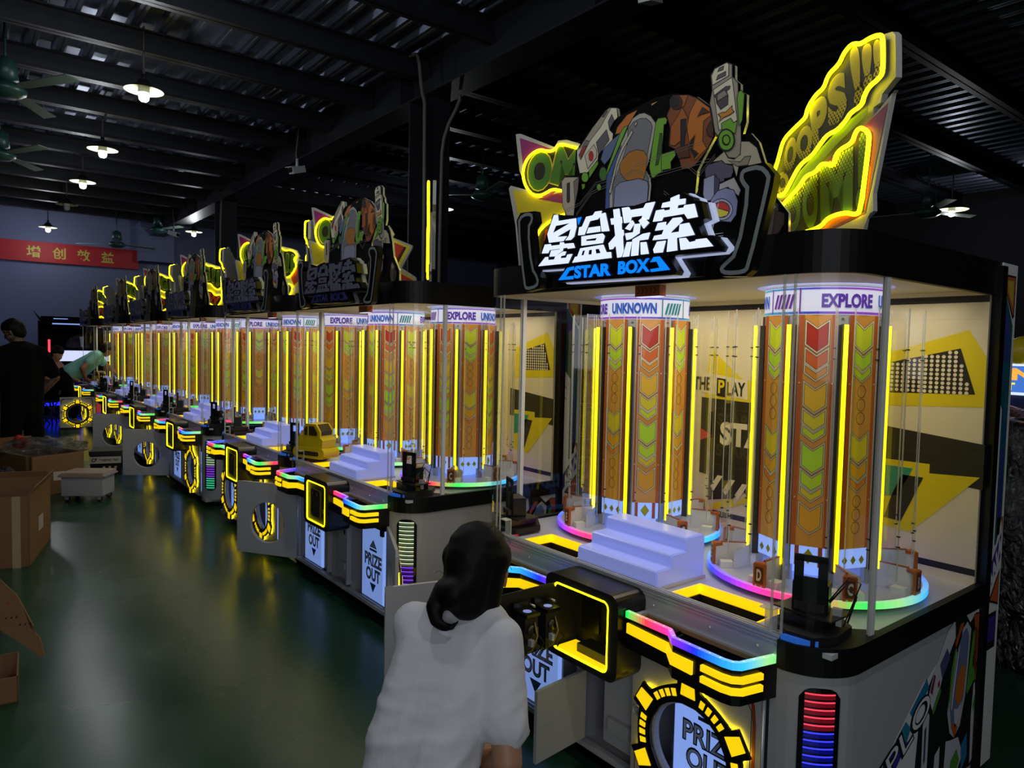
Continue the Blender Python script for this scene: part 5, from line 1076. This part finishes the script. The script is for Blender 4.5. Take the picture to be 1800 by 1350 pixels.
# foreground left edge
carton('cardboard_box', (.055, 3.87, 0), R(-4), .30, .30, .115, 'small tan carton with tape and a torn hollow corner at the bottom left', (), marks=False)
t = empty('torn_cardboard', (.143, 3.998, .0), R(0), 'torn sheet of tan cardboard leaning out at the left edge', 'cardboard')
M = MB(); fr = frame((0, 0, .239), (.787, -.617, 0), (.25, .32, .914))
sh = [(u*.00264, (1107-v)*.00264) for u, v in ((-90, 1062), (0, 1107), (55, 1134), (84, 1150), (88, 1147), (80, 1130), (72, 1117), (64, 1111), (45, 1093), (52, 1101), (57, 1099), (28, 1064), (12, 1046), (0, 1038), (-90, 975))]
M.prism(sh, fr, -.004, .004, 'card'); M.flat([(0, .12), (.012, .125), (.0, .105)], fr, .0045, 'print', lin((170, 30, 50)))
for k in range(6): u, v = .01+.024*k, .045-.009*k+.012*(k % 3); M.flat([(u, v), (u+.012, v+.004), (u+.008, v+.014)], fr, .0045, 'print', lin((40, 28, 18)))
M.build('sheet', t); M = MB(); fr2 = frame((-.19, .15, 0), (.787, -.617, 0), (.0, .0, 1)); M.prism([(-.2, 0), (.04, 0), (.04, .30), (-.2, .40)], fr2, -.004, .004, 'card'); M.build('stand_flap', t)
crumple('plastic_wrap', (-.06, 4.55, .05), .20, .12, .06, 'film', 'scrap of clear plastic on the floor behind the torn cardboard', 'plastic wrap', 31.0)
# steel folding chair far down the aisle
mat('chair_steel', (64, 70, 84), .3, .7)
t = empty('folding_chair', (1.25, 15.3, 0), R(35), 'dark steel folding chair beside the seated man', 'chair')
for s in (-1, 1):
    M = MB(); M.tube([(-.22, s*.2, 0), (.10, s*.2, .45), (.20, s*.2, .82)], .012, 'chair_steel', 8); M.build('leg', t)
    M = MB(); M.tube([(.26, s*.18, 0), (-.16, s*.18, .45)], .012, 'chair_steel', 8); M.build('leg', t)
for q, z in ((-.15, .09), (.18, .12)):
    M = MB(); M.tube([(q, -.2, z), (q, .2, z)], .01, 'chair_steel', 8); M.build('stretcher', t)
M = MB(); M.box((-.2, -.19, .44), (.16, .19, .465), 'black_matte'); M.build('seat', t)
M = MB(); M.box((.14, -.19, .62), (.20, .19, .80), 'black_matte'); M.build('backrest', t)

# ------------------------------------------------------------------ far black arcade cabinet
mat('blue_lamp', (20, 30, 255), .4, emit=2.2)
t = empty('arcade_cabinet', (2.02, 17.6, 0), R(-6), 'tall black arcade cabinet with a domed screen before the blue wall', 'arcade machine')
M = MB(); fr = frame((-.68, 0, 0), (0, 1, 0), (0, 0, 1), (1, 0, 0)); M.prism([(-.3, 0), (.6, 0), (.6, 1.95), (.1, 1.95), (.1, 1.42), (-.3, 1.38)], fr, 0, 1.36, 'board_black'); M.build('cabinet', t)
M = MB(); fr = frame((-.62, 0, 0), (0, 1, 0), (0, 0, 1), (1, 0, 0)); M.prism([(-.35, 1.86), (.1, 1.84), (.1, 2.02), (-.25, 2.04)], fr, 0, 1.24, 'board_black')
for s in (-1, 1): M.poly([(s*.62, -.2, 1.9), (s*.62, -.1, 2.0), (s*.76, -.15, 2.16)], 'black_matte'); M.poly([(s*.62, -.2, 1.9), (s*.76, -.15, 2.16), (s*.60, -.3, 1.92)], 'black_matte')
M.build('hood', t)
M = MB(); M.box((-.42, -.375, 1.875), (.42, -.36, 1.90), 'lit_blue_white'); M.box((-.40, -.32, 1.985), (-.15, -.308, 2.0), 'lit_blue_white'); M.box((.2, -.32, 1.985), (.4, -.308, 2.0), 'lit_blue_white'); M.build('hood_light', t)
M = MB(); M.lathe([(.30, 0), (.28, .12), (.20, .24), (.1, .29), (0, .30)], 'dark_film', (.10, -.1, 1.40), 24); M.lathe([(.02, 0), (.03, .15), (.05, .2), (0, .22)], 'lit_white', (.10, -.1, 1.42), 10); M.build('dome', t)
M = MB(); M.box((-.45, -.305, 1.12), (.6, -.29, 1.34), 'lit_white'); M.build('screen', t)
M = MB(); M.box((-.6, -.31, .2), (.6, -.30, .30), 'blue_lamp'); M.build('kick_light', t)
M = MB(); M.box((-.50, -.32, 1.30), (-.46, -.30, 1.56), 'glow_strong', (1, .03, .06)); M.build('red_strip', t)
l = bpy.data.lights.new('blue_glow', 'AREA'); l.energy = 6; l.color = (.05, .08, 1); l.size = .8; o = bpy.data.objects.new('blue_glow', l); COL.objects.link(o); o.parent = t; o.location = (0, -.45, .5); o.rotation_euler = (R(70), 0, 0)

# ------------------------------------------------------------------ right edge: football game and wrapped machine
mat('field_green', (30, 110, 60), .4, emit=.25); mat('navy', (24, 30, 76), .4)
t = empty('football_game', (5.62, 1.46, 0), R(-16), 'brightly lit football arcade game at the right edge with a MINI FOOT sign', 'arcade machine'); t.scale = (.92, .92, .92)
F = frame((-.5, 0, 0), (0, -1, 0), (0, 0, 1), (-1, 0, 0))
M = MB(); M.box((-.5, -.42, 0), (.5, .42, 1.05), 'navy'); M.box((-.1, -.42, 1.05), (.5, .42, 1.75), 'navy'); M.build('cabinet', t)
M = MB(); M.box((-.49, -.41, 1.05), (-.1, .41, 1.08), 'field_green'); M.prism([(-.40, .95), (.40, .95), (.40, 1.22), (-.40, 1.22)], F, -.38, -.37, 'field_green'); M.build('playing_field', t)
M = MB(); F2 = frame((-.12, 0, 0), (0, -1, 0), (0, 0, 1), (-1, 0, 0)); M.box((-.20, -.41, 1.28), (-.10, .41, 1.46), 'navy')
for tx, u, v, h in (('200', -.36, 1.325, .035), ('PERIOD', -.40, 1.27, .05), ('88:88', -.14, 1.30, .08), ('HOME', .08, 1.33, .05)): M.text(tx, F2, .085, 'glow_strong', u, v, h, None, (1, .03, .04), .02)
M.build('score_board', t)
M = MB(); F3 = frame((-.22, 0, 0), (0, -1, 0), (0, 0, 1), (-1, 0, 0))
M.prism([(-.40, 1.48), (.40, 1.48), (.40, 1.56), (.28, 1.70), (-.28, 1.70), (-.40, 1.56)], F3, 0, .03, 'lit_sign'); M.prism([(-.38, 1.50), (.38, 1.50), (.38, 1.56), (.27, 1.685), (-.27, 1.685), (-.38, 1.56)], F3, .03, .034, 'glow', col=(.05, .16, .55))
M.text('MINI', F3, .036, 'glow', -.33, 1.585, .085, .40, (.95, .42, .06), .05); M.text('FOOT', F3, .036, 'glow', -.36, 1.512, .055, .26, (.9, .8, .08), .05); M.build('marquee', t)
mat('ball_white', (225, 225, 225), .35, emit=.15)
M = MB(); M.lathe([(.14*sin(pi*k/12), -.14*cos(pi*k/12)) for k in range(13)], 'ball_white', (-.18, .30, 1.80), 20); M.lathe([(.12*sin(pi*k/12), -.12*cos(pi*k/12)) for k in range(13)], 'toy_yellow', (-.16, .10, 1.78), 20)
for a in range(5): M.disc((-.18+.08*cos(a*1.25), .30+.08*sin(a*1.25)), .035, 1.925-.01, 'black_gloss', 5)
M.build('ball_crest', t)
M = MB(); M.tube([(-.3, .38, 1.1), (-.36, .36, 1.3), (-.25, .30, 1.45), (-.15, .26, 1.48)], .012, 'lit_sign', 8); M.build('light_arch', t)
def wrapped(loc, rz, w, d, h, label, seed):
    t = empty('wrapped_machine', loc, rz, label, 'machine', 'machines wrapped in film')
    M = MB(); M.box((-w*.44, -d*.44, 0), (w*.44, d*.44, h*.62), 'black_matte'); M.box((-w*.36, -d*.40, h*.62), (w*.36, d*.40, h*.9), 'black_gloss'); M.build('machine_body', t)
    bm = bmesh.new(); bmesh.ops.create_cube(bm, size=1); bmesh.ops.subdivide_edges(bm, edges=bm.edges[:], cuts=22, use_grid_fill=True)
    for v in bm.verts:
        p = Vector((v.co.x*w, v.co.y*d, (v.co.z+.5)*h)); tp = 1-.22*max(0, (v.co.z+.5)-.55)
        n = noise.noise(p*4+Vector((seed, 0, 0)))*.05+abs(noise.noise(p*9+Vector((0, seed, 0))))*.05
        q = Vector((v.co.x, v.co.y, 0)); q = q.normalized()*n if q.length else q
        v.co = Vector((p.x*tp+q.x, p.y*tp+q.y, max(.002, p.z+(n if v.co.z > .45 else 0))))
    me = bpy.data.meshes.new('film_wrap'); bm.to_mesh(me); bm.free(); me.materials.append(MATS['dark_film']); me.polygons.foreach_set('use_smooth', [True]*len(me.polygons))
    place('film_wrap', me, t)
wrapped((4.62, 1.16, 0), R(-10), .72, .66, 1.26, 'bulky machine wrapped in clear film at the right edge, before the football game', 5.0)

# ------------------------------------------------------------------ people
def body(name, segs, mt, parent, vox=.016, smooth=6, extra=None):
    """one continuous surface grown round a set of tapering limbs"""
    bm = bmesh.new()
    for p0, r0, p1, r1 in segs:
        p0, p1 = Vector(p0), Vector(p1); L = (p1-p0).length; n = max(2, int(L/(min(r0, r1)*.45))+1)
        for k in range(n+1):
            t = k/n; bmesh.ops.create_icosphere(bm, subdivisions=2, radius=r0+(r1-r0)*t, matrix=Matrix.Translation(p0.lerp(p1, t)))
    me = bpy.data.meshes.new('grow'); bm.to_mesh(me); bm.free()
    ob = bpy.data.objects.new('grow', me); COL.objects.link(ob)
    rm = ob.modifiers.new('r', 'REMESH'); rm.mode = 'VOXEL'; rm.voxel_size = vox
    sm = ob.modifiers.new('s', 'SMOOTH'); sm.iterations = smooth; sm.factor = .5
    dg = bpy.context.evaluated_depsgraph_get(); dg.update()
    out = bpy.data.meshes.new_from_object(ob.evaluated_get(dg)); bpy.data.objects.remove(ob); bpy.data.meshes.remove(me)
    out.name = name; out.materials.clear(); out.materials.append(MATS[mt]); out.polygons.foreach_set('use_smooth', [True]*len(out.polygons))
    if extra: extra(out)
    return place(name, out, parent)
def L_(a, b, t): return tuple(Vector(a).lerp(Vector(b), t))
def finger_segs(wrist, dirv, palm, side, sc=1.0, curl=.9):
    """palm and five unequal, bent fingers; dirv along the hand, palm = way the palm faces, side = towards the thumb"""
    d, p, s = (Vector(q).normalized() for q in (dirv, palm, side)); w = Vector(wrist); segs = []
    base = w+d*.085*sc
    for k in range(4): segs.append((w+s*(.012-.008*k)*sc, .017*sc, base+s*(.030-.020*k)*sc, .0125*sc))
    for k, ln in enumerate((.068, .078, .072, .056)):
        a = base+s*(.030-.020*k)*sc; c1 = a+(d*cos(curl*.5)+p*sin(curl*.5))*ln*.5*sc; c2 = c1+(d*cos(curl*1.2)+p*sin(curl*1.2))*ln*.3*sc; c3 = c2+(d*cos(curl*1.8)+p*sin(curl*1.8))*ln*.25*sc
        segs += [(a, .0098*sc, c1, .0088*sc), (c1, .0088*sc, c2, .0080*sc), (c2, .0080*sc, c3, .0070*sc)]
    a = w+d*.022*sc+s*.024*sc; c1 = a+(s*.75+d*.6+p*.3).normalized()*.042*sc; c2 = c1+(d*.9+s*.25+p*.35).normalized()*.032*sc
    return segs+[(a, .0135*sc, c1, .0105*sc), (c1, .0105*sc, c2, .0085*sc)]
mat('tee_white', (214, 215, 221), .85, bump=(7, .55, (1, 1, .45))); mat('tee_black', (5, 5, 6), .9, spec=.15, bump=(9, .4, (1, 1, .5))); mat('tee_teal', (120, 186, 176), .8, bump=(9, .5, (1, 1, .5))); mat('tee_pink', (150, 104, 98), .8, bump=(9, .4, (1, 1, .5)))
mat('trousers_black', (6, 6, 7), .9, spec=.15); mat('trousers_grey', (40, 42, 48), .85); mat('shoe_white', (200, 198, 190), .5); mat('eye_white', (220, 220, 215), .3); mat('lip', (140, 74, 66), .5)
mat('tattoo_skin', (122, 88, 64), .55)
nt = MATS['tattoo_skin'].node_tree; n_ = nt.nodes.new('ShaderNodeTexNoise'); n_.inputs['Scale'].default_value = 26; n_.inputs['Distortion'].default_value = 2.2; c_ = nt.nodes.new('ShaderNodeValToRGB')
c_.color_ramp.elements[0].position = .47; c_.color_ramp.elements[0].color = (*lin((62, 58, 50)), 1); c_.color_ramp.elements[1].position = .56; c_.color_ramp.elements[1].color = (*lin((140, 102, 76)), 1)
tcn = nt.nodes.new('ShaderNodeTexCoord'); nt.links.new(tcn.outputs['Object'], n_.inputs['Vector']); nt.links.new(n_.outputs[0], c_.inputs[0]); nt.links.new(c_.outputs[0], nt.nodes['Principled BSDF'].inputs['Base Color'])

def head_segs(c, fwd, upv, s=1.0):
    c, f, u = Vector(c), Vector(fwd).normalized(), Vector(upv).normalized(); r = f.cross(u).normalized()
    S = [(c+u*.035*s-f*.015*s, .088*s, c+u*.03*s+f*.012*s, .086*s), (c+f*.03*s-u*.03*s, .070*s, c+f*.045*s-u*.075*s, .042*s), (c+f*.02*s-u*.05*s, .06*s, c+f*.05*s-u*.09*s, .028*s)]
    S += [(c+f*.092*s+u*.012*s, .010*s, c+f*.112*s-u*.022*s, .013*s)]                       # nose
    for k in (-1, 1): S += [(c+r*.083*s*k-f*.005*s+u*.01*s, .014*s, c+r*.085*s*k-f*.0*s-u*.028*s, .011*s)]   # ears
    return S
def face_bits(parent, c, fwd, upv, s=1.0):
    c, f, u = Vector(c), Vector(fwd).normalized(), Vector(upv).normalized(); r = f.cross(u).normalized()
    b = MB()
    for k in (-1, 1):
        e = c+f*.086*s+r*.033*s*k+u*.006*s
        b.tube([e-r*.014*s, e+f*.003*s, e+r*.014*s], .004*s, 'eye_white', 6); b.tube([e+f*.003*s-r*.004*s, e+f*.004*s+r*.004*s], .0045*s, 'hair', 6); b.tube([e-r*.016*s+u*.018*s, e+u*.022*s+f*.003*s, e+r*.016*s+u*.018*s], .003*s, 'hair', 6)
    b.build('eyes', parent); b = MB(); q = c+f*.092*s-u*.055*s; b.tube([q-r*.022*s-f*.006*s, q, q+r*.022*s-f*.006*s], .0045*s, 'lip', 6); b.build('mouth', parent)
def hair_cap(c, fwd, upv, s=1.0, back=1.0):
    c, f, u = Vector(c), Vector(fwd).normalized(), Vector(upv).normalized(); r = f.cross(u).normalized()
    S = [(c+u*.06*s-f*.02*s, .088*s, c+u*.065*s+f*.02*s, .080*s), (c+u*.03*s-f*.035*s, .086*s, c-u*.03*s*back-f*.045*s, .070*s), (c+u*.075*s+f*.045*s, .055*s, c+u*.07*s+f*.055*s, .050*s)]
    for k in (-1, 1): S.append((c+r*.05*s*k+u*.05*s, .052*s, c+r*.055*s*k+u*.035*s-f*.02*s, .05*s))
    return S

def folds(me):
    for v in me.vertices:
        p = v.co; u = p.x*.787-p.y*.617; al = u*.9+p.z*.42; ac = -u*.42+p.z*.9; q = Vector((al*3.2, ac*17, 2.0)); a = 1-abs(noise.noise(q))*2.4; b2 = 1-abs(noise.noise(Vector((al*5+7, ac*9-al*6, 5.0))))*2.4
        w = .15+.85*min(1, max(0, (.76-p.z)/.16)); v.co = p+v.normal*(.008*max(0, a)**2+.006*max(0, b2)**2)*w
# --- the woman in white, squatting before the open door of the nearest machine
t = empty('person', (.95, 1.55, 0), 0, 'person in a white t-shirt with black tied hair, squatting, back to the viewer', 'person')
off = Vector((.95, 1.55, 0)); l_ = lambda p: tuple(Vector(p)-off)
hd = (1.147, 1.605, .968); hf = Vector((.80, .55, -.30)); hu = Vector((.22, .16, .96))
shL, shR, nk = (1.028, 1.742, .800), (1.140, 1.482, .815), (1.142, 1.592, .862)
hipL, hipR = (.865, 1.60, .36), (.935, 1.43, .40)
knL, knR = (1.17, 1.86, .46), (1.22, 1.66, .34); anL, anR = (.98, 1.80, .08), (.92, 1.62, .08)
elR, waR = (1.08, 1.362, .555), (1.12, 1.535, .462); elL, waL = (1.13, 1.87, .58), (1.24, 1.76, .50)
S = head_segs(hd, hf, hu)+[(nk, .052, L_(nk, hd, .6), .05), (L_(nk, (1.08, 1.60, .72), .5), .06, nk, .055)]
S += [(L_(shR, nk, .1), .05, elR, .040), (elR, .041, waR, .029), (L_(shL, nk, .1), .05, elL, .040), (elL, .040, waL, .028)]
S += [((1.06, 1.62, .76), .075, (.93, 1.54, .48), .09), (shL, .05, shR, .05), (hipL, .085, knL, .062), (hipR, .085, knR, .062), (knL, .055, anL, .036), (knR, .055, anR, .036), (anL, .035, L_(anL, (1.16, 1.92, .03), 1), .03), (anR, .035, (1.10, 1.70, .03), .03)]
S += finger_segs(waR, (.45, .85, -.15), (-.1, .2, -.9), (.7, -.3, .3), .95) + finger_segs(waL, (.9, .1, -.1), (0, -.5, -.8), (.1, -.9, .3), .95)
body('body', [(l_(a), r0, l_(b), r1) for a, r0, b, r1 in S], 'skin', t, .0105, 4)
T_ = []
ax = [((.905, 1.528, .40), .118, .150), ((.945, 1.556, .54), .108, .146), ((1.02, 1.584, .676), .108, .150), ((1.065, 1.605, .765), .100, .150)]
sd = (Vector(shR)-Vector(shL)).normalized()
for (p, r0, hw), (q, r1, hw2) in zip(ax, ax[1:]):
    for k in (-1, -.5, 0, .5, 1): T_.append((Vector(p)+sd*(hw-r0*.72)*k, r0*.86, Vector(q)+sd*(hw2-r1*.72)*k, r1*.86))
T_ += [(shL, .064, shR, .062), (shL, .066, (1.03, 1.63, .70), .09), (shR, .066, (1.06, 1.55, .70), .09), (L_(shL, nk, .5), .062, nk, .056), (L_(shR, nk, .5), .062, nk, .056), (shR, .066, L_(shR, elR, .60), .062), (L_(shR, elR, .60), .062, L_(shR, elR, .70), .063), (shL, .066, L_(shL, elL, .6), .060)]
body('t_shirt', [(l_(a), r0, l_(b), r1) for a, r0, b, r1 in T_], 'tee_white', t, .010, 7, folds)
P_ = [(hipL, .098, knL, .074), (hipR, .098, knR, .074), (knL, .068, L_(knL, anL, .9), .046), (knR, .068, L_(knR, anR, .9), .046), (hipL, .105, hipR, .105), ((.90, 1.52, .42), .11, (.92, 1.53, .46), .11)]
body('trousers', [(l_(a), r0, l_(b), r1) for a, r0, b, r1 in P_], 'trousers_grey', t, .014, 4)
for an, to in ((anL, (1.17, 1.93, .035)), (anR, (1.11, 1.705, .035))): body('shoe', [(l_((an[0]-.03, an[1], .04)), .04, l_(to), .036), (l_((an[0], an[1], .03)), .036, l_((to[0], to[1], .03)), .034)], 'shoe_white', t, .012, 3)
H_ = hair_cap(hd, hf, hu, .97, 1.2)
c = Vector(hd); f, u = hf.normalized(), hu.normalized(); r = f.cross(u).normalized()
H_ += [(c-f*.035+u*.02, .078, c-f*.04-u*.07, .066), (c-f*.02-r*.042, .050, c-f*.02-r*.042-u*.075, .040), (c-f*.02+r*.042, .050, c-f*.015+r*.046-u*.085, .036)]
H_ += [(c-f*.08-u*.035, .042, c-f*.10-r*.025-u*.07, .034)]
pl = [c-f*.10-r*.02-u*.06, Vector((1.058, 1.620, .925)), Vector((1.010, 1.606, .895)), Vector((1.000, 1.585, .866)), Vector((1.005, 1.555, .858)), Vector((1.016, 1.530, .862)), Vector((1.03, 1.513, .884))]
rr = [.040, .040, .026, .018, .014, .010, .004]
body('hair', [(l_(a), r0, l_(b), r1) for a, r0, b, r1 in H_]+[(l_(pl[k]), rr[k], l_(pl[k+1]), rr[k+1]) for k in range(6)], 'hair', t, .0085, 3)
M = MB(); random.seed(3)
for k in range(22):
    a = random.uniform(0, 2*pi); q = c-f*.03+u*random.uniform(-.06, .12)+(r*cos(a)+u*sin(a)*.3-f*.5*abs(sin(a)))*.085
    d = (r*random.uniform(-1, 1)+u*random.uniform(-.4, .5)-f*random.uniform(.0, .5)).normalized()
    M.tube(smoothpath([l_(q), l_(q+d*.014+u*.004), l_(q+d*.026), l_(q+d*.034-u*.010)], it=2), .0006, 'hair', 4)
M.build('loose_hair', t)
face_bits(t, l_(hd), hf, hu)

# --- man in black, back to the viewer, hands on hips
t = empty('person', (.58, 9.62, 0), 0, 'person in black t-shirt and black shorts, tattooed arms, hands on hips beside the large carton', 'person')
f, rv = Vector((-.42, .9, 0)).normalized(), Vector((.9, .42, 0)).normalized()
g = lambda a, b, z: tuple(rv*a+f*b+Vector((0, 0, z)))
hd = g(-.03, .09, 1.655); hf = (f*.75-rv*.5+Vector((0, 0, -.45))); hu = Vector((0, 0, 1))+f*.45-rv*.2
nk = g(0, .02, 1.50)
S = head_segs(hd, hf, hu, 1.04)+[(nk, .066, L_(nk, hd, .7), .06), (g(0, .0, 1.35), .13, g(0, 0, 1.0), .13)]
for k in (-1, 1):
    sh, el, wr = g(.205*k, 0, 1.42), g(.335*k, -.06, 1.14), g(.215*k, .06, .93)
    S += [(sh, .062, L_(sh, el, .5), .054), (L_(sh, el, .3), .054, el, .046), (el, .046, L_(el, wr, .4), .044), (L_(el, wr, .4), .044, wr, .030), (nk, .06, sh, .058)]
    S += finger_segs(wr, f*.25+rv*-.25*k+Vector((0, 0, -.9)), rv*-k, f*.9, 1.05, .5)
    S += [(g(.10*k, 0, .90), .10, g(.12*k, .0, .48), .062), (g(.12*k, 0, .48), .06, g(.12*k, -.02, .32), .060), (g(.12*k, -.02, .32), .058, g(.12*k, -.01, .08), .036), (g(.12*k, 0, .06), .036, g(.13*k, .15, .035), .032)]
body('body', S, 'tattoo_skin', t, .015, 4)
T_ = [(g(0, .0, 1.40), .14, g(0, 0, .95), .15)]
for k in (-1, 1):
    sh, el = g(.205*k, 0, 1.42), g(.335*k, -.06, 1.14)
    T_ += [(nk, .075, sh, .078), (sh, .08, L_(sh, el, .80), .078), (sh, .08, g(.10*k, 0, 1.15), .13), (g(.10*k, 0, 1.2), .13, g(.09*k, 0, .92), .135)]
body('t_shirt', T_, 'tee_black', t, .018, 5)
P_ = [(g(0, 0, .92), .145, g(0, 0, .80), .14)]
for k in (-1, 1): P_ += [(g(.09*k, 0, .88), .125, g(.125*k, 0, .50), .105)]
body('shorts', P_, 'trousers_black', t, .018, 4)
body('hair', hair_cap(hd, hf, hu, 1.07), 'hair', t, .012, 3)
for k in (-1, 1): body('shoe', [(g(.12*k, -.05, .045), .045, g(.13*k, .16, .04), .04)], 'shoe_white', t, .014, 2)
face_bits(t, hd, hf, hu, 1.04)

# --- man in teal bending into the farthest machine
t = empty('person', (1.64, 14.75, 0), 0, 'person in a teal t-shirt and black trousers bending into the farthest machine', 'person')
g = lambda x, y, z: (x, y, z)
hd = g(.52, -.05, 1.40); hf = Vector((.8, .1, -.6)); hu = Vector((.6, 0, .8)); nk = g(.42, 0, 1.33)
S = head_segs(hd, hf, hu, 1.02)+[(nk, .06, L_(nk, hd, .7), .056), (g(.35, 0, 1.27), .12, g(-.10, 0, .98), .12)]
shs = {}
for k in (-1, 1):
    sh = g(.33, .19*k, 1.30); el = g(.10, -.33, 1.08) if k < 0 else g(.62, .22, 1.05); wr = g(.16, -.20, .90) if k < 0 else g(.75, .10, .88); shs[k] = (sh, el)
    S += [(sh, .06, el, .046), (el, .045, wr, .031), (nk, .06, sh, .055)]+finger_segs(wr, (.5, .4, -.7) if k < 0 else (.5, -.3, -.8), (.3, .8, 0) if k < 0 else (-.4, 0, -.8), (.6, -.5, .2) if k < 0 else (0, -.9, .2), 1.05)
    S += [(g(-.14, .1*k, .92), .10, g(-.05, .11*k, .50), .064), (g(-.05, .11*k, .50), .062, g(-.14, .11*k, .09), .038), (g(-.14, .11*k, .07), .038, g(.03, .12*k, .035), .032)]
body('body', S, 'skin_tan', t, .015, 4)
T_ = [(g(.36, 0, 1.26), .135, g(-.06, 0, 1.0), .14), (g(.30, 0, 1.18), .12, g(.10, -.05, .96), .10)]
for k in (-1, 1): T_ += [(shs[k][0], .078, L_(*shs[k], .55), .075), (nk, .07, shs[k][0], .075), (shs[k][0], .075, g(.08, .07*k, 1.05), .13), (g(.3, .08*k, 1.2), .12, g(-.05, .07*k, .99), .125)]
body('t_shirt', T_, 'tee_teal', t, .017, 5)
P_ = [(g(-.14, 0, .96), .135, g(-.14, 0, .86), .13)]
for k in (-1, 1): P_ += [(g(-.14, .09*k, .92), .12, g(-.05, .11*k, .50), .085), (g(-.05, .11*k, .50), .082, g(-.14, .11*k, .10), .060)]
body('trousers', P_, 'trousers_black', t, .018, 4)
body('hair', hair_cap(hd, hf, hu, 1.06), 'hair', t, .012, 3)
for k in (-1, 1): body('shoe', [(g(-.19, .11*k, .05), .045, g(.05, .12*k, .04), .042)], 'shoe_white', t, .014, 2)
face_bits(t, hd, hf, hu)

# --- seated man in a dusty pink shirt
t = empty('person', (1.40, 15.6, 0), 0, 'person in a dusty pink shirt seated on a stool, looking down', 'person')
hd = g(.08, -.03, 1.30); hf = Vector((.62, -.62, -.5)); hu = Vector((.25, -.25, .93)); nk = g(.0, .02, 1.16)
S = head_segs(hd, hf, hu, 1.02)+[(nk, .058, L_(nk, hd, .7), .055), (g(0, 0, 1.02), .12, g(-.08, .06, .58), .13)]
P_, T_ = [(g(-.08, .06, .56), .14, g(-.05, .04, .60), .14)], [(g(0, 0, 1.03), .135, g(-.07, .06, .62), .14)]
for k in (-1, 1):
    sh = g(.13*k-.02, .13*k, 1.10); el = g(.2*k+.1, .14*k-.10, .86); wr = g(.10*k+.30, .10*k-.25, .80)
    kn, an = g(.25+.1*k, -.30+.12*k, .50), g(.22+.1*k, -.28+.12*k, .09)
    S += [(sh, .058, el, .045), (el, .044, wr, .030), (nk, .055, sh, .055), (g(-.06+.07*k, .05+.07*k, .56), .09, kn, .062), (kn, .06, an, .038), (an, .037, g(.30+.1*k, -.38+.12*k, .035), .03)]+finger_segs(wr, (.7, -.6, -.2), (-.2, .2, -.9), (-.6*k, -.6*k, .2), 1.0)
    T_ += [(sh, .076, L_(sh, el, .6), .07), (nk, .066, sh, .07), (sh, .07, g(-.03+.06*k, .03+.06*k, .8), .12)]
    P_ += [(g(-.06+.07*k, .05+.07*k, .56), .105, kn, .082), (kn, .08, L_(kn, an, .9), .055)]
body('body', S, 'skin', t, .015, 4); body('t_shirt', T_, 'tee_pink', t, .017, 5); body('trousers', P_, 'trousers_black', t, .018, 4); body('hair', hair_cap(hd, hf, hu, 1.06), 'hair', t, .012, 3)
for k in (-1, 1): body('shoe', [(g(.20+.1*k, -.26+.12*k, .045), .042, g(.33+.1*k, -.42+.12*k, .04), .04)], 'shoe_white', t, .014, 2)
face_bits(t, hd, hf, hu)
t = empty('stool', (1.32, 15.66, 0), 0, 'low black stool under the seated man in dusty pink', 'stool')
M = MB(); M.lathe([(0, .40), (.17, .40), (.18, .415), (.17, .43), (0, .43)], 'black_matte', n=20); M.build('seat', t)
for k in range(4):
    M = MB(); a = k*pi/2+.4; M.tube([(.10*cos(a), .10*sin(a), .4), (.17*cos(a), .17*sin(a), 0)], .014, 'chair_steel', 8); M.build('leg', t)
